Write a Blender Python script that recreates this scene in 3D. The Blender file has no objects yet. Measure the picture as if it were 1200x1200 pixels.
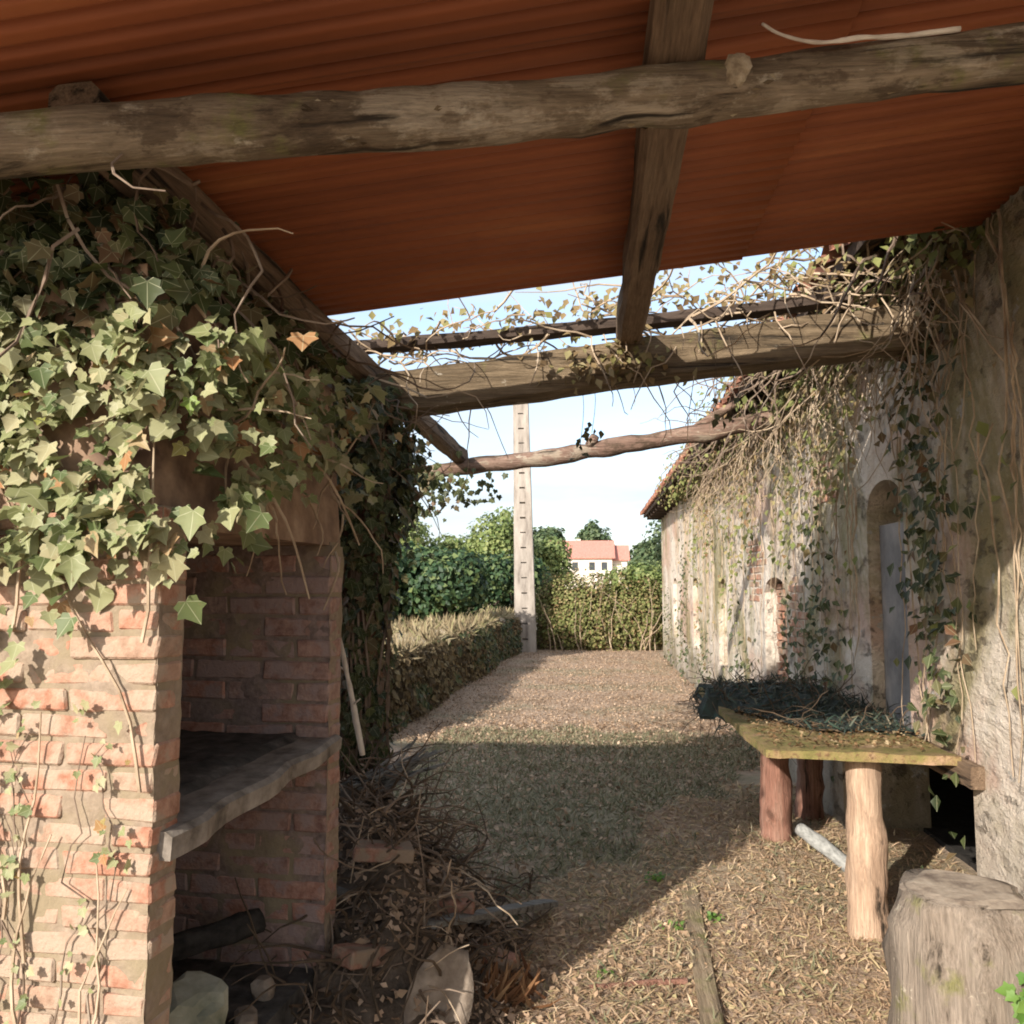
import bpy, bmesh, math, random
import numpy as np
from mathutils import Vector, Matrix, noise as mnoise
R = math.radians
rnd = random.Random(7)
npr = np.random.default_rng(7)
SC = bpy.context.scene
COL = SC.collection

# ------------------------------------------------------------------ camera, sky, sun, exposure
# World axes follow the lean-to: x across (to the barn on the right), y along the yard, z up.
EYE = 1.6
cam_d = bpy.data.cameras.new('camera')
cam_d.sensor_fit = 'HORIZONTAL'; cam_d.sensor_width = 36; cam_d.lens = 30
cam_d.clip_start = 0.05; cam_d.clip_end = 3000
cam = bpy.data.objects.new('camera', cam_d); COL.objects.link(cam)
cam.location = (0, 0, EYE)
cam.rotation_euler = (math.pi / 2 + math.atan(0.087), 0, math.atan(0.09))
SC.camera = cam

SUN_ELEV, SUN_HEAD = R(24), R(29)          # heading of the light, measured from +y towards +x
world = bpy.data.worlds.new('World'); SC.world = world; world.use_nodes = True
wn = world.node_tree; wn.nodes.clear()
w_out = wn.nodes.new('ShaderNodeOutputWorld'); w_bg = wn.nodes.new('ShaderNodeBackground')
sky = wn.nodes.new('ShaderNodeTexSky'); sky.sky_type = 'NISHITA'; sky.sun_disc = False
sky.sun_elevation = SUN_ELEV; sky.sun_rotation = math.pi + SUN_HEAD
sky.air_density = 1.0; sky.dust_density = 2.0; sky.ozone_density = 1.0
w_tc = wn.nodes.new('ShaderNodeTexCoord'); w_map = wn.nodes.new('ShaderNodeMapping')
w_map.inputs['Scale'].default_value = (1.2, 1.2, 7.0)
w_noise = wn.nodes.new('ShaderNodeTexNoise'); w_noise.inputs['Scale'].default_value = 2.2
w_noise.inputs['Detail'].default_value = 6; w_noise.inputs['Roughness'].default_value = 0.55
w_ramp = wn.nodes.new('ShaderNodeValToRGB')
w_ramp.color_ramp.elements[0].position = 0.34; w_ramp.color_ramp.elements[0].color = (0.25, 0.25, 0.25, 1)
w_ramp.color_ramp.elements[1].position = 0.60; w_ramp.color_ramp.elements[1].color = (0.92, 0.92, 0.92, 1)
w_mix = wn.nodes.new('ShaderNodeMix'); w_mix.data_type = 'RGBA'
w_mix.inputs['B'].default_value = (2.55, 2.80, 3.12, 1)          # thin white high cloud over the sky
wn.links.new(w_tc.outputs['Generated'], w_map.inputs['Vector'])
wn.links.new(w_map.outputs['Vector'], w_noise.inputs['Vector'])
wn.links.new(w_noise.outputs['Fac'], w_ramp.inputs['Fac'])
wn.links.new(w_ramp.outputs['Color'], w_mix.inputs['Factor'])
wn.links.new(sky.outputs['Color'], w_mix.inputs['A'])
wn.links.new(w_mix.outputs['Result'], w_bg.inputs['Color'])
w_bg.inputs['Strength'].default_value = 0.15
wn.links.new(w_bg.outputs['Background'], w_out.inputs['Surface'])

sun_d = bpy.data.lights.new('sun', 'SUN'); sun_d.energy = 3.35; sun_d.angle = R(0.6); sun_d.color = (1.0, 0.925, 0.83)
sun = bpy.data.objects.new('sun', sun_d); COL.objects.link(sun)
sd = Vector((math.sin(SUN_HEAD) * math.cos(SUN_ELEV), math.cos(SUN_HEAD) * math.cos(SUN_ELEV), -math.sin(SUN_ELEV)))
sun.rotation_euler = sd.to_track_quat('-Z', 'Y').to_euler()
SC.view_settings.view_transform = 'Standard'; SC.view_settings.look = 'None'
SC.view_settings.gamma = 1; SC.view_settings.use_curve_mapping = False
SC.view_settings.exposure = 1.2
SC.render.engine = 'CYCLES'
SC.cycles.max_bounces = 8; SC.cycles.diffuse_bounces = 5; SC.cycles.transparent_max_bounces = 4
SC.cycles.use_denoising = True
SC.cycles.filter_width = 1.9

# ------------------------------------------------------------------ materials
class N:
    def __init__(s, name):
        s.m = bpy.data.materials.new(name); s.m.use_nodes = True
        s.t = s.m.node_tree; s.t.nodes.clear()
        s.out = s.t.nodes.new('ShaderNodeOutputMaterial')
        s.tc = s.t.nodes.new('ShaderNodeTexCoord')
    def new(s, k, **kw):
        n = s.t.nodes.new(k)
        for a, b in kw.items(): setattr(n, a, b)
        return n
    def put(s, sock, v):
        if hasattr(v, 'is_linked'): s.t.links.new(v, sock)
        elif isinstance(v, (tuple, list)) and sock.type == 'RGBA' and len(v) == 3: sock.default_value = (*v, 1)
        else: sock.default_value = v
    def vec(s, scale=(1, 1, 1), src='Object', off=None):
        n = s.new('ShaderNodeMapping'); s.put(n.inputs['Vector'], s.tc.outputs[src]); n.inputs['Scale'].default_value = scale
        if off is not None: s.put(n.inputs['Location'], off)
        return n.outputs['Vector']
    def rand_off(s):
        oi = s.new('ShaderNodeObjectInfo')
        c = s.new('ShaderNodeCombineXYZ')
        a = s.math('MULTIPLY', oi.outputs['Random'], 37.0); b = s.math('MULTIPLY', oi.outputs['Random'], 91.0)
        s.put(c.inputs[0], a); s.put(c.inputs[1], b); s.put(c.inputs[2], a)
        return c.outputs[0]
    def noise(s, scale, detail=4, rough=0.55, vec=None, dist=0.0):
        n = s.new('ShaderNodeTexNoise'); n.inputs['Scale'].default_value = scale; n.inputs['Detail'].default_value = detail
        n.inputs['Roughness'].default_value = rough; n.inputs['Distortion'].default_value = dist
        s.put(n.inputs['Vector'], vec if vec is not None else s.tc.outputs['Object'])
        return n.outputs['Fac']
    def ramp(s, fac, els):
        n = s.new('ShaderNodeValToRGB'); s.put(n.inputs['Fac'], fac); e = n.color_ramp.elements
        while len(e) < len(els): e.new(0.5)
        for i, (p, c) in enumerate(els):
            e[i].position = p; e[i].color = (*c, 1) if len(c) == 3 else c
        return n.outputs['Color']
    def step(s, fac, a, b):
        n = s.new('ShaderNodeMapRange'); n.interpolation_type = 'SMOOTHSTEP'
        s.put(n.inputs[0], fac); n.inputs[1].default_value = a; n.inputs[2].default_value = b
        return n.outputs[0]
    def mix(s, fac, a, b, mode='MIX'):
        n = s.new('ShaderNodeMix', data_type='RGBA', blend_type=mode); s.put(n.inputs['Factor'], fac)
        s.put(n.inputs['A'], a); s.put(n.inputs['B'], b); return n.outputs['Result']
    def math(s, op, a, b=0.0):
        n = s.new('ShaderNodeMath', operation=op); s.put(n.inputs[0], a); s.put(n.inputs[1], b); return n.outputs[0]
    def obj_random(s): return s.new('ShaderNodeObjectInfo').outputs['Random']
    def island_random(s): return s.new('ShaderNodeNewGeometry').outputs['Random Per Island']
    def sepz(s, src='Object', i=2):
        n = s.new('ShaderNodeSeparateXYZ'); s.put(n.inputs[0], s.tc.outputs[src]); return n.outputs[i]
    def bump(s, h, strength=0.5, dist=0.01):
        n = s.new('ShaderNodeBump'); n.inputs['Strength'].default_value = strength; n.inputs['Distance'].default_value = dist
        s.put(n.inputs['Height'], h); return n.outputs['Normal']
    def surf(s, col, rough=0.9, normal=None, spec=0.25, transl=0.0, tcol=None):
        p = s.new('ShaderNodeBsdfPrincipled'); s.put(p.inputs['Base Color'], col); s.put(p.inputs['Roughness'], rough)
        p.inputs['Specular IOR Level'].default_value = spec
        if normal is not None: s.put(p.inputs['Normal'], normal)
        sh = p.outputs[0]
        if transl > 0:
            t = s.new('ShaderNodeBsdfTranslucent'); s.put(t.inputs['Color'], tcol if tcol is not None else col)
            mx = s.new('ShaderNodeMixShader'); mx.inputs[0].default_value = transl
            s.put(mx.inputs[1], sh); s.put(mx.inputs[2], t.outputs[0]); sh = mx.outputs[0]
        s.t.links.new(sh, s.out.inputs['Surface'])
        return s.m

def wood_mat(name, axis, ramp, grain=26, moss=0.0, lichen=0.0):
    n = N(name); sc = [grain] * 3; sc[axis] = 1.3
    off = n.rand_off()
    g = n.noise(1.0, 6, 0.6, n.vec(tuple(sc), off=off), 0.6)
    b = n.noise(2.3, 4, 0.6, n.vec((1, 1, 1), off=off))
    c = n.ramp(n.math('ADD', n.math('MULTIPLY', g, 0.65), n.math('MULTIPLY', b, 0.35)), ramp)
    if moss: c = n.mix(n.step(n.noise(4.5, 5, 0.65), 0.62 - moss * 0.2, 0.75 - moss * 0.1), c, (0.17, 0.165, 0.06))
    if lichen: c = n.mix(n.math('MULTIPLY', n.step(n.noise(11.0, 6, 0.7, n.vec((.6, 1, 1))), 0.66 - lichen * 0.12, 0.68), 0.85), c, (0.42, 0.37, 0.29))
    if lichen > .5:
        bl_ = n.noise(6.5, 6, 0.7, n.vec((.55, 1, 1), off=off))
        c = n.mix(n.math('MULTIPLY', n.step(bl_, 0.52, 0.60), .75), c, (0.075, 0.052, 0.034))
        c = n.mix(n.math('MULTIPLY', n.step(bl_, 0.46, 0.38), .7), c, (0.34, 0.285, 0.215))
    cracks = n.step(g, 0.30, 0.42)
    c = n.mix(cracks, (0.03, 0.024, 0.018), c)
    sf_ = [grain * 6] * 3; sf_[axis] = 7.0
    fib = n.noise(1.0, 5, 0.7, n.vec(tuple(sf_), off=off))
    c = n.mix(0.75, c, n.ramp(fib, [(0.3, (0.25, 0.25, 0.25)), (0.7, (0.75, 0.75, 0.75))]), 'OVERLAY')
    return n.surf(c, 0.9, n.bump(n.math('ADD', n.math('ADD', g, fib), n.math('MULTIPLY', cracks, 0.5)), 0.9, 0.012), 0.2)

GREYWOOD = [(0.28, (0.045, 0.032, 0.022)), (0.46, (0.15, 0.112, 0.075)), (0.62, (0.26, 0.205, 0.145)), (0.78, (0.36, 0.30, 0.23))]
MOSSWOOD = [(0.28, (0.04, 0.03, 0.02)), (0.48, (0.135, 0.098, 0.06)), (0.64, (0.235, 0.175, 0.11)), (0.78, (0.32, 0.25, 0.17))]
REDWOOD = [(0.25, (0.08, 0.04, 0.03)), (0.48, (0.24, 0.12, 0.085)), (0.72, (0.36, 0.24, 0.18))]
PALEWOOD = [(0.25, (0.16, 0.10, 0.07)), (0.46, (0.38, 0.26, 0.18)), (0.62, (0.50, 0.36, 0.26)), (0.8, (0.56, 0.43, 0.33))]
wood_x = wood_mat('weathered_log_wood', 0, GREYWOOD, 22, 0.35, 0.75)
beam_x = wood_mat('squared_beam_wood', 0, MOSSWOOD, 26, 0.15, 0.3)
wood_y = wood_mat('purlin_wood', 1, [(0.25, (0.06, 0.04, 0.028)), (0.5, (0.19, 0.13, 0.085)), (0.75, (0.30, 0.22, 0.15))], 24)
red_x = wood_mat('reddish_pole_wood', 0, [(0.25, (0.06, 0.04, 0.03)), (0.48, (0.19, 0.12, 0.09)), (0.72, (0.32, 0.23, 0.175))], 22, 0.0, 0.6)
pale_z = wood_mat('peeled_log_wood', 2, PALEWOOD, 20)
redpost_z = wood_mat('reddish_post_wood', 2, REDWOOD, 22)
stump_z = wood_mat('old_stump_wood', 2, [(0.22, (0.07, 0.055, 0.04)), (0.45, (0.20, 0.16, 0.125)), (0.78, (0.33, 0.28, 0.23))], 20, 0.35, .2)
board_y = wood_mat('mossy_board_wood', 1, [(0.25, (0.09, 0.07, 0.045)), (0.5, (0.33, 0.25, 0.165)), (0.75, (0.46, 0.37, 0.26))], 24, 0.7)
greywood_x = wood_mat('grey_plank_wood', 0, [(0.25, (0.05, 0.045, 0.04)), (0.5, (0.20, 0.19, 0.17)), (0.75, (0.34, 0.33, 0.31))], 24)

def brick_mat(name, ramp, dust, dustcol):
    n = N(name); off = n.rand_off(); v = n.vec((1, 1, 1), off=off)
    base = n.ramp(n.obj_random(), ramp)
    f = n.noise(28, 5, 0.65, v)
    c = n.mix(0.45, base, n.ramp(f, [(0.3, (0.12, 0.06, 0.04)), (0.7, (0.6, 0.42, 0.32))]))
    c = n.mix(n.step(n.noise(11, 5, 0.6, v), 0.62 - dust * 0.25, 0.74 - dust * 0.2), c, dustcol)
    c = n.mix(n.step(n.noise(6.0, 5, 0.65, n.vec((1, 1, 1), 'Object', off)), 0.66, 0.78), c, (0.16, 0.17, 0.08))
    return n.surf(c, 0.95, n.bump(n.math('ADD', f, n.noise(90, 3, 0.6, v)), 0.7, 0.006), 0.15)
brick_m = brick_mat('old_red_brick', [(0.0, (0.36, 0.125, 0.065)), (0.25, (0.40, 0.18, 0.11)), (0.5, (0.38, 0.22, 0.15)), (0.75, (0.35, 0.235, 0.16)), (1.0, (0.39, 0.13, 0.07))], 0.75, (0.36, 0.275, 0.205))
soot_brick_m = brick_mat('sooty_brick', [(0.0, (0.19, 0.092, 0.078)), (0.4, (0.27, 0.155, 0.135)), (0.7, (0.36, 0.14, 0.09)), (1.0, (0.25, 0.185, 0.17))], 0.7, (0.31, 0.225, 0.20))
def mortar_mat(name, a, b):
    n = N(name); f = n.noise(35, 5, 0.65)
    c = n.mix(n.step(n.noise(5, 4), 0.4, 0.65), n.ramp(f, [(0.3, a), (0.7, b)]), (0.25, 0.20, 0.13))
    return n.surf(c, 0.97, n.bump(f, 0.8, 0.008), 0.1)
mortar_m = mortar_mat('lime_mortar', (0.20, 0.15, 0.11), (0.34, 0.265, 0.20))
soot_mortar_m = mortar_mat('sooty_mortar', (0.13, 0.095, 0.082), (0.29, 0.215, 0.185))

def plaster_mat():
    n = N('stained_barn_plaster')
    big = n.noise(0.8, 6, 0.62, n.vec((1, 0.6, 0.8)), 0.5)
    mid = n.noise(3.2, 6, 0.66, n.vec((1, 0.5, 0.85)), 0.4)
    fine = n.noise(17, 6, 0.7, n.vec((1, 0.6, 1)))
    grit = n.noise(120, 3, 0.7)
    streak = n.noise(1.0, 6, 0.65, n.vec((2.0, 1.0, 0.42)), 0.9)
    t = n.math('ADD', n.math('MULTIPLY', streak, 0.4), n.math('ADD', n.math('MULTIPLY', mid, 0.38), n.math('MULTIPLY', fine, 0.22)))
    c = n.ramp(t, [(0.31, (0.26, 0.205, 0.165)), (0.40, (0.52, 0.42, 0.345)), (0.49, (0.66, 0.575, 0.48)), (0.62, (0.74, 0.665, 0.58))])
    c = n.mix(n.math('MULTIPLY', n.step(big, 0.54, 0.64), 0.6), c, n.mix(fine, (0.40, 0.19, 0.125), (0.60, 0.40, 0.31)))
    moss = n.noise(1.0, 7, 0.68, n.vec((1.2, 0.75, 0.42), off=(4.0, 9.0, 2.0)), 0.8)
    c = n.mix(n.math('MULTIPLY', n.step(moss, 0.45, 0.60), 0.85), c, n.mix(fine, (0.13, 0.125, 0.05), (0.36, 0.31, 0.15)))
    damp = n.step(n.math('ADD', n.sepz(), n.math('MULTIPLY', n.noise(1.4, 5), 1.4)), 0.4, 1.6)
    c = n.mix(damp, n.mix(fine, (0.15, 0.13, 0.095), (0.34, 0.29, 0.22)), c)
    blotch = n.step(n.noise(6.5, 7, 0.74, n.vec((1, .5, 1))), 0.56, 0.65)
    c = n.mix(n.math('MULTIPLY', blotch, 0.65), c, (0.16, 0.13, 0.10))
    c = n.mix(n.step(n.noise(4.0, 6, 0.7, n.vec((1, 1, 1), off=(9., 2., 5.))), 0.61, 0.66), c, (0.42, 0.40, 0.36))
    h = n.math('ADD', n.math('MULTIPLY', mid, 1.6), n.math('ADD', n.math('MULTIPLY', fine, 0.8), n.math('ADD', n.math('MULTIPLY', grit, 0.15), n.math('MULTIPLY', blotch, -0.35))))
    return n.surf(c, 0.96, n.bump(h, 1.0, 0.05), 0.1)
plaster_m = plaster_mat()
def simple_mat(name, ramp, scale=8, rough=0.9, bump=0.4, bdist=0.01, spec=0.2, detail=5, stretch=(1, 1, 1)):
    n = N(name); f = n.noise(scale, detail, 0.62, n.vec(stretch, off=n.rand_off()))
    return n.surf(n.ramp(f, ramp), rough, n.bump(f, bump, bdist), spec)
hood_m = simple_mat('dark_hood_plaster', [(0.3, (0.09, 0.055, 0.04)), (0.5, (0.25, 0.165, 0.11)), (0.7, (0.42, 0.30, 0.205))], 5, bump=0.7)  # hood plaster, mottled from dark brown to tan
slab_m = simple_mat('grey_concrete_slab', [(0.3, (0.09, 0.075, 0.06)), (0.5, (0.21, 0.18, 0.15)), (0.7, (0.31, 0.275, 0.235))], 12, bump=0.9)
ash_m = simple_mat('ash_and_soot', [(0.3, (0.03, 0.028, 0.025)), (0.6, (0.10, 0.09, 0.08)), (0.8, (0.22, 0.2, 0.18))], 14, bump=0.9)
char_m = simple_mat('charred_wood', [(0.3, (0.012, 0.011, 0.010)), (0.7, (0.05, 0.045, 0.04))], 20, bump=0.9)
rock_m = simple_mat('mossy_stone', [(0.3, (0.12, 0.13, 0.09)), (0.5, (0.28, 0.28, 0.21)), (0.7, (0.42, 0.41, 0.34))], 6, bump=0.9)
stone_m = simple_mat('grey_stone', [(0.3, (0.13, 0.10, 0.075)), (0.5, (0.22, 0.175, 0.135)), (0.7, (0.32, 0.265, 0.21))], 12, bump=0.8)
concrete_m = simple_mat('pole_concrete', [(0.32, (0.17, 0.145, 0.125)), (0.48, (0.30, 0.265, 0.23)), (0.7, (0.41, 0.365, 0.32))], 4, bump=0.4, stretch=(2, 2, 0.4), detail=7)
tile_m = simple_mat('terracotta_tile', [(0.3, (0.13, 0.06, 0.045)), (0.5, (0.32, 0.15, 0.10)), (0.7, (0.42, 0.24, 0.17))], 4)
dark_eave_m = simple_mat('dark_eave_wood', [(0.3, (0.03, 0.022, 0.018)), (0.7, (0.09, 0.065, 0.05))], 6, stretch=(1, 8, 8))
house_roof_m = simple_mat('red_house_tile', [(0.3, (0.42, 0.17, 0.13)), (0.7, (0.52, 0.25, 0.20))], 2.2, stretch=(4, 1, 1))
house_wall_m = simple_mat('cream_render', [(0.3, (0.62, 0.55, 0.46)), (0.7, (0.72, 0.66, 0.57))], 1.2)
glass_m = simple_mat('dark_window_glass', [(0.3, (0.03, 0.035, 0.04)), (0.7, (0.06, 0.07, 0.08))], 2, rough=0.15, bump=0, spec=0.5)
twig_m = simple_mat('grey_brown_twig', [(0.3, (0.07, 0.05, 0.035)), (0.5, (0.18, 0.13, 0.095)), (0.75, (0.32, 0.26, 0.20))], 6)
palevine_m = simple_mat('dry_vine_stem', [(0.3, (0.20, 0.14, 0.09)), (0.5, (0.38, 0.29, 0.20)), (0.75, (0.52, 0.43, 0.32))], 7)
darkvine_m = simple_mat('dark_vine_stem', [(0.3, (0.04, 0.03, 0.02)), (0.7, (0.13, 0.09, 0.06))], 7)
white_stick_m = simple_mat('bleached_stick', [(0.3, (0.40, 0.34, 0.28)), (0.6, (0.64, 0.58, 0.50))], 9)
bark_m = simple_mat('tree_bark', [(0.3, (0.05, 0.04, 0.03)), (0.7, (0.18, 0.14, 0.11))], 9, bump=0.8)

def sheet_mat():
    n = N('red_corrugated_sheet'); f = n.noise(1.0, 5, 0.6, n.vec((0.9, 3.5, 1)))
    c = n.ramp(f, [(0.3, (0.205, 0.063, 0.026)), (0.55, (0.29, 0.09, 0.035)), (0.75, (0.37, 0.135, 0.05))])
    c = n.mix(n.math('MULTIPLY', n.step(n.noise(3.0, 5, 0.65), 0.58, 0.75), 0.5), c, (0.18, 0.06, 0.035))
    return n.surf(c, 0.62, n.bump(f, 0.1, 0.004), 0.3)
sheet_m = sheet_mat()

def leaf_mat(name, ramp, transl=0.25, island=False, rough=0.55, spec=0.35, brown=0.0):
    n = N(name); r = n.island_random() if island else n.obj_random()
    c = n.ramp(r, ramp)
    v = n.noise(30, 3, 0.6)
    c = n.mix(0.35, c, n.mix(v, (0.08, 0.09, 0.03), (0.45, 0.45, 0.28)), 'OVERLAY')
    if 'ivy' in name:
        u = n.sepz('UV', 0); v = n.math('SUBTRACT', n.sepz('UV', 1), 0.04)
        ang = n.math('ARCTAN2', u, v); w = n.math('ABSOLUTE', n.math('SINE', n.math('MULTIPLY', ang, 2.9)))
        rad_ = n.math('SQRT', n.math('ADD', n.math('MULTIPLY', u, u), n.math('MULTIPLY', v, v)))
        vein = n.step(n.math('MULTIPLY', w, n.math('ADD', rad_, 0.08)), 0.06, 0.015)
        c = n.mix(n.math('MULTIPLY', vein, 0.55), c, (0.52, 0.52, 0.34))
        c = n.mix(n.math('MULTIPLY', n.step(n.noise(55, 3, .6), .6, .75), .5), c, (0.22, 0.16, 0.08))
    return n.surf(c, rough, None, spec, transl, c)
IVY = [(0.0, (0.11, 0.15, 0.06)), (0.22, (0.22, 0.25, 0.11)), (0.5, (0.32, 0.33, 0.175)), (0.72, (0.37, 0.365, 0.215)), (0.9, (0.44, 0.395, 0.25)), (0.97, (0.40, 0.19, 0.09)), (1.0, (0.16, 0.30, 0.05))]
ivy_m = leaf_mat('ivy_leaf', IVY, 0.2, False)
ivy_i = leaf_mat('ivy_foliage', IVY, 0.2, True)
DARKIVY = [(0.0, (0.025, 0.038, 0.015)), (0.4, (0.065, 0.085, 0.032)), (0.7, (0.12, 0.135, 0.055)), (0.88, (0.17, 0.135, 0.075)), (1.0, (0.16, 0.08, 0.045))]  # ivy leaf colours darkened for the shade under the sheets
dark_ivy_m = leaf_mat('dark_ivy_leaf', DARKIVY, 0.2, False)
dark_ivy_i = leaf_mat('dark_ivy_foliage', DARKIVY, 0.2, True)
dry_i = leaf_mat('dry_leaf', [(0.0, (0.11, 0.07, 0.04)), (0.3, (0.24, 0.165, 0.09)), (0.55, (0.32, 0.235, 0.13)), (0.75, (0.23, 0.22, 0.085)), (1.0, (0.42, 0.34, 0.22))], 0.25, True, 0.8, 0.15)
litter_i = leaf_mat('ground_litter', [(0.0, (0.22, 0.135, 0.095)), (0.15, (0.42, 0.28, 0.19)), (0.5, (0.55, 0.39, 0.275)), (0.68, (0.45, 0.39, 0.22)), (0.85, (0.62, 0.47, 0.34)), (1.0, (0.70, 0.59, 0.46))], 0.1, True, 0.9, 0.1)
mulch_i = leaf_mat('yard_mulch', [(0.0, (0.22, 0.15, 0.11)), (0.4, (0.42, 0.29, 0.21)), (0.75, (0.53, 0.38, 0.29)), (1.0, (0.60, 0.48, 0.38))], 0.1, True, 0.9, 0.1)
grass_i = leaf_mat('low_grass', [(0.0, (0.13, 0.14, 0.085)), (0.4, (0.23, 0.225, 0.145)), (0.7, (0.32, 0.29, 0.20)), (1.0, (0.46, 0.40, 0.30))], 0.2, True, 0.7, 0.2)  # grass colour greyed to suit the shaded ground
weed_m = leaf_mat('weed_leaf', [(0.0, (0.10, 0.21, 0.04)), (1.0, (0.20, 0.33, 0.08))], 0.3, True)
hedge_i = leaf_mat('dark_hedge_leaf', [(0.0, (0.02, 0.05, 0.025)), (0.5, (0.05, 0.10, 0.045)), (0.8, (0.10, 0.16, 0.065)), (1.0, (0.20, 0.25, 0.10))], 0.2, True)
lighttree_i = leaf_mat('pale_tree_leaf', [(0.0, (0.12, 0.18, 0.06)), (0.5, (0.22, 0.28, 0.10)), (1.0, (0.34, 0.38, 0.16))], 0.3, True)
fartree_i = leaf_mat('far_tree_leaf', [(0.0, (0.06, 0.10, 0.05)), (0.6, (0.11, 0.16, 0.08)), (1.0, (0.17, 0.21, 0.11))], 0.2, True)
vinehedge_i = leaf_mat('vine_hedge_leaf', [(0.0, (0.10, 0.10, 0.045)), (0.3, (0.20, 0.23, 0.085)), (0.6, (0.29, 0.30, 0.12)), (0.82, (0.40, 0.33, 0.18)), (1.0, (0.28, 0.17, 0.10))], 0.25, True, 0.7, 0.2)
net_i = leaf_mat('dark_net_shred', [(0.0, (0.012, 0.018, 0.015)), (0.5, (0.035, 0.05, 0.042)), (0.8, (0.032, 0.062, 0.046)), (1.0, (0.17, 0.14, 0.10))], 0.0, True, 0.6)

def ground_mat():
    n = N('yard_earth')
    a = n.noise(1.1, 6, 0.65); b = n.noise(16, 6, 0.7); d = n.noise(60, 4, 0.7)
    c = n.ramp(b, [(0.25, (0.22, 0.155, 0.11)), (0.48, (0.40, 0.295, 0.215)), (0.75, (0.50, 0.39, 0.30))])
    c = n.mix(n.step(a, 0.5, 0.7), c, n.ramp(b, [(0.3, (0.11, 0.085, 0.055)), (0.7, (0.34, 0.24, 0.155))]))
    c = n.mix(n.math('MULTIPLY', n.step(n.noise(0.8, 5, 0.6, n.vec((1, 1, 1), 'Object', (7., 3., 1.))), 0.50, 0.66), 0.55), c, (0.24, 0.24, 0.15))
    return n.surf(c, 0.97, n.bump(n.math('ADD', b, n.math('MULTIPLY', d, 0.6)), 0.9, 0.03), 0.08)
ground_m = ground_mat()
terrace_m = simple_mat('dry_grass_bank', [(0.3, (0.24, 0.19, 0.13)), (0.5, (0.38, 0.31, 0.22)), (0.7, (0.48, 0.41, 0.31))], 7, bump=0.8, bdist=0.04)
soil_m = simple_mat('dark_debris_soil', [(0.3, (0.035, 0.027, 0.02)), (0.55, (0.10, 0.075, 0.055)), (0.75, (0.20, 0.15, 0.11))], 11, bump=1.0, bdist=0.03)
def tabletop_mat():
    n = N('mossy_tabletop'); f = n.noise(7, 6, 0.65); g = n.noise(45, 4, 0.7)
    c = n.ramp(f, [(0.32, (0.085, 0.085, 0.028)), (0.44, (0.19, 0.165, 0.06)), (0.56, (0.25, 0.18, 0.085)), (0.7, (0.36, 0.235, 0.15))])
    c = n.mix(n.step(g, 0.52, 0.66), c, (0.15, 0.09, 0.05))
    return n.surf(c, 0.9, n.bump(n.math('ADD', f, g), 0.9, 0.012), 0.15)
tabletop_m = tabletop_mat()

# ------------------------------------------------------------------ mesh helpers
def np_mesh(name, V, F, mat, smooth=False):
    """V (n,3), F (m,k) with one k"""
    V = np.asarray(V, dtype=np.float32); F = np.asarray(F, dtype=np.int32)
    me = bpy.data.meshes.new(name); k = F.shape[1]
    me.vertices.add(len(V)); me.vertices.foreach_set('co', V.ravel())
    me.loops.add(F.size); me.loops.foreach_set('vertex_index', F.ravel())
    me.polygons.add(len(F)); me.polygons.foreach_set('loop_start', np.arange(0, F.size, k, dtype=np.int32))
    if smooth: me.polygons.foreach_set('use_smooth', np.ones(len(F), dtype=bool))
    me.update(calc_edges=True); me.materials.append(mat)
    return me
def link(name, me, parent=None, loc=None):
    o = bpy.data.objects.new(name, me); COL.objects.link(o)
    if parent is not None: o.parent = parent
    if loc is not None: o.location = loc
    return o
def tag(o, label=None, cat=None, group=None, kind=None):
    if label: o['label'] = label
    if cat: o['category'] = cat
    if group: o['group'] = group
    if kind: o['kind'] = kind
    return o
def thing(name, label, cat, loc=(0, 0, 0), rz=0.0, group=None):
    o = link(name, None, None, loc); o.rotation_euler = (0, 0, rz); o.empty_display_size = 0.1
    return tag(o, label, cat, group)

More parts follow.
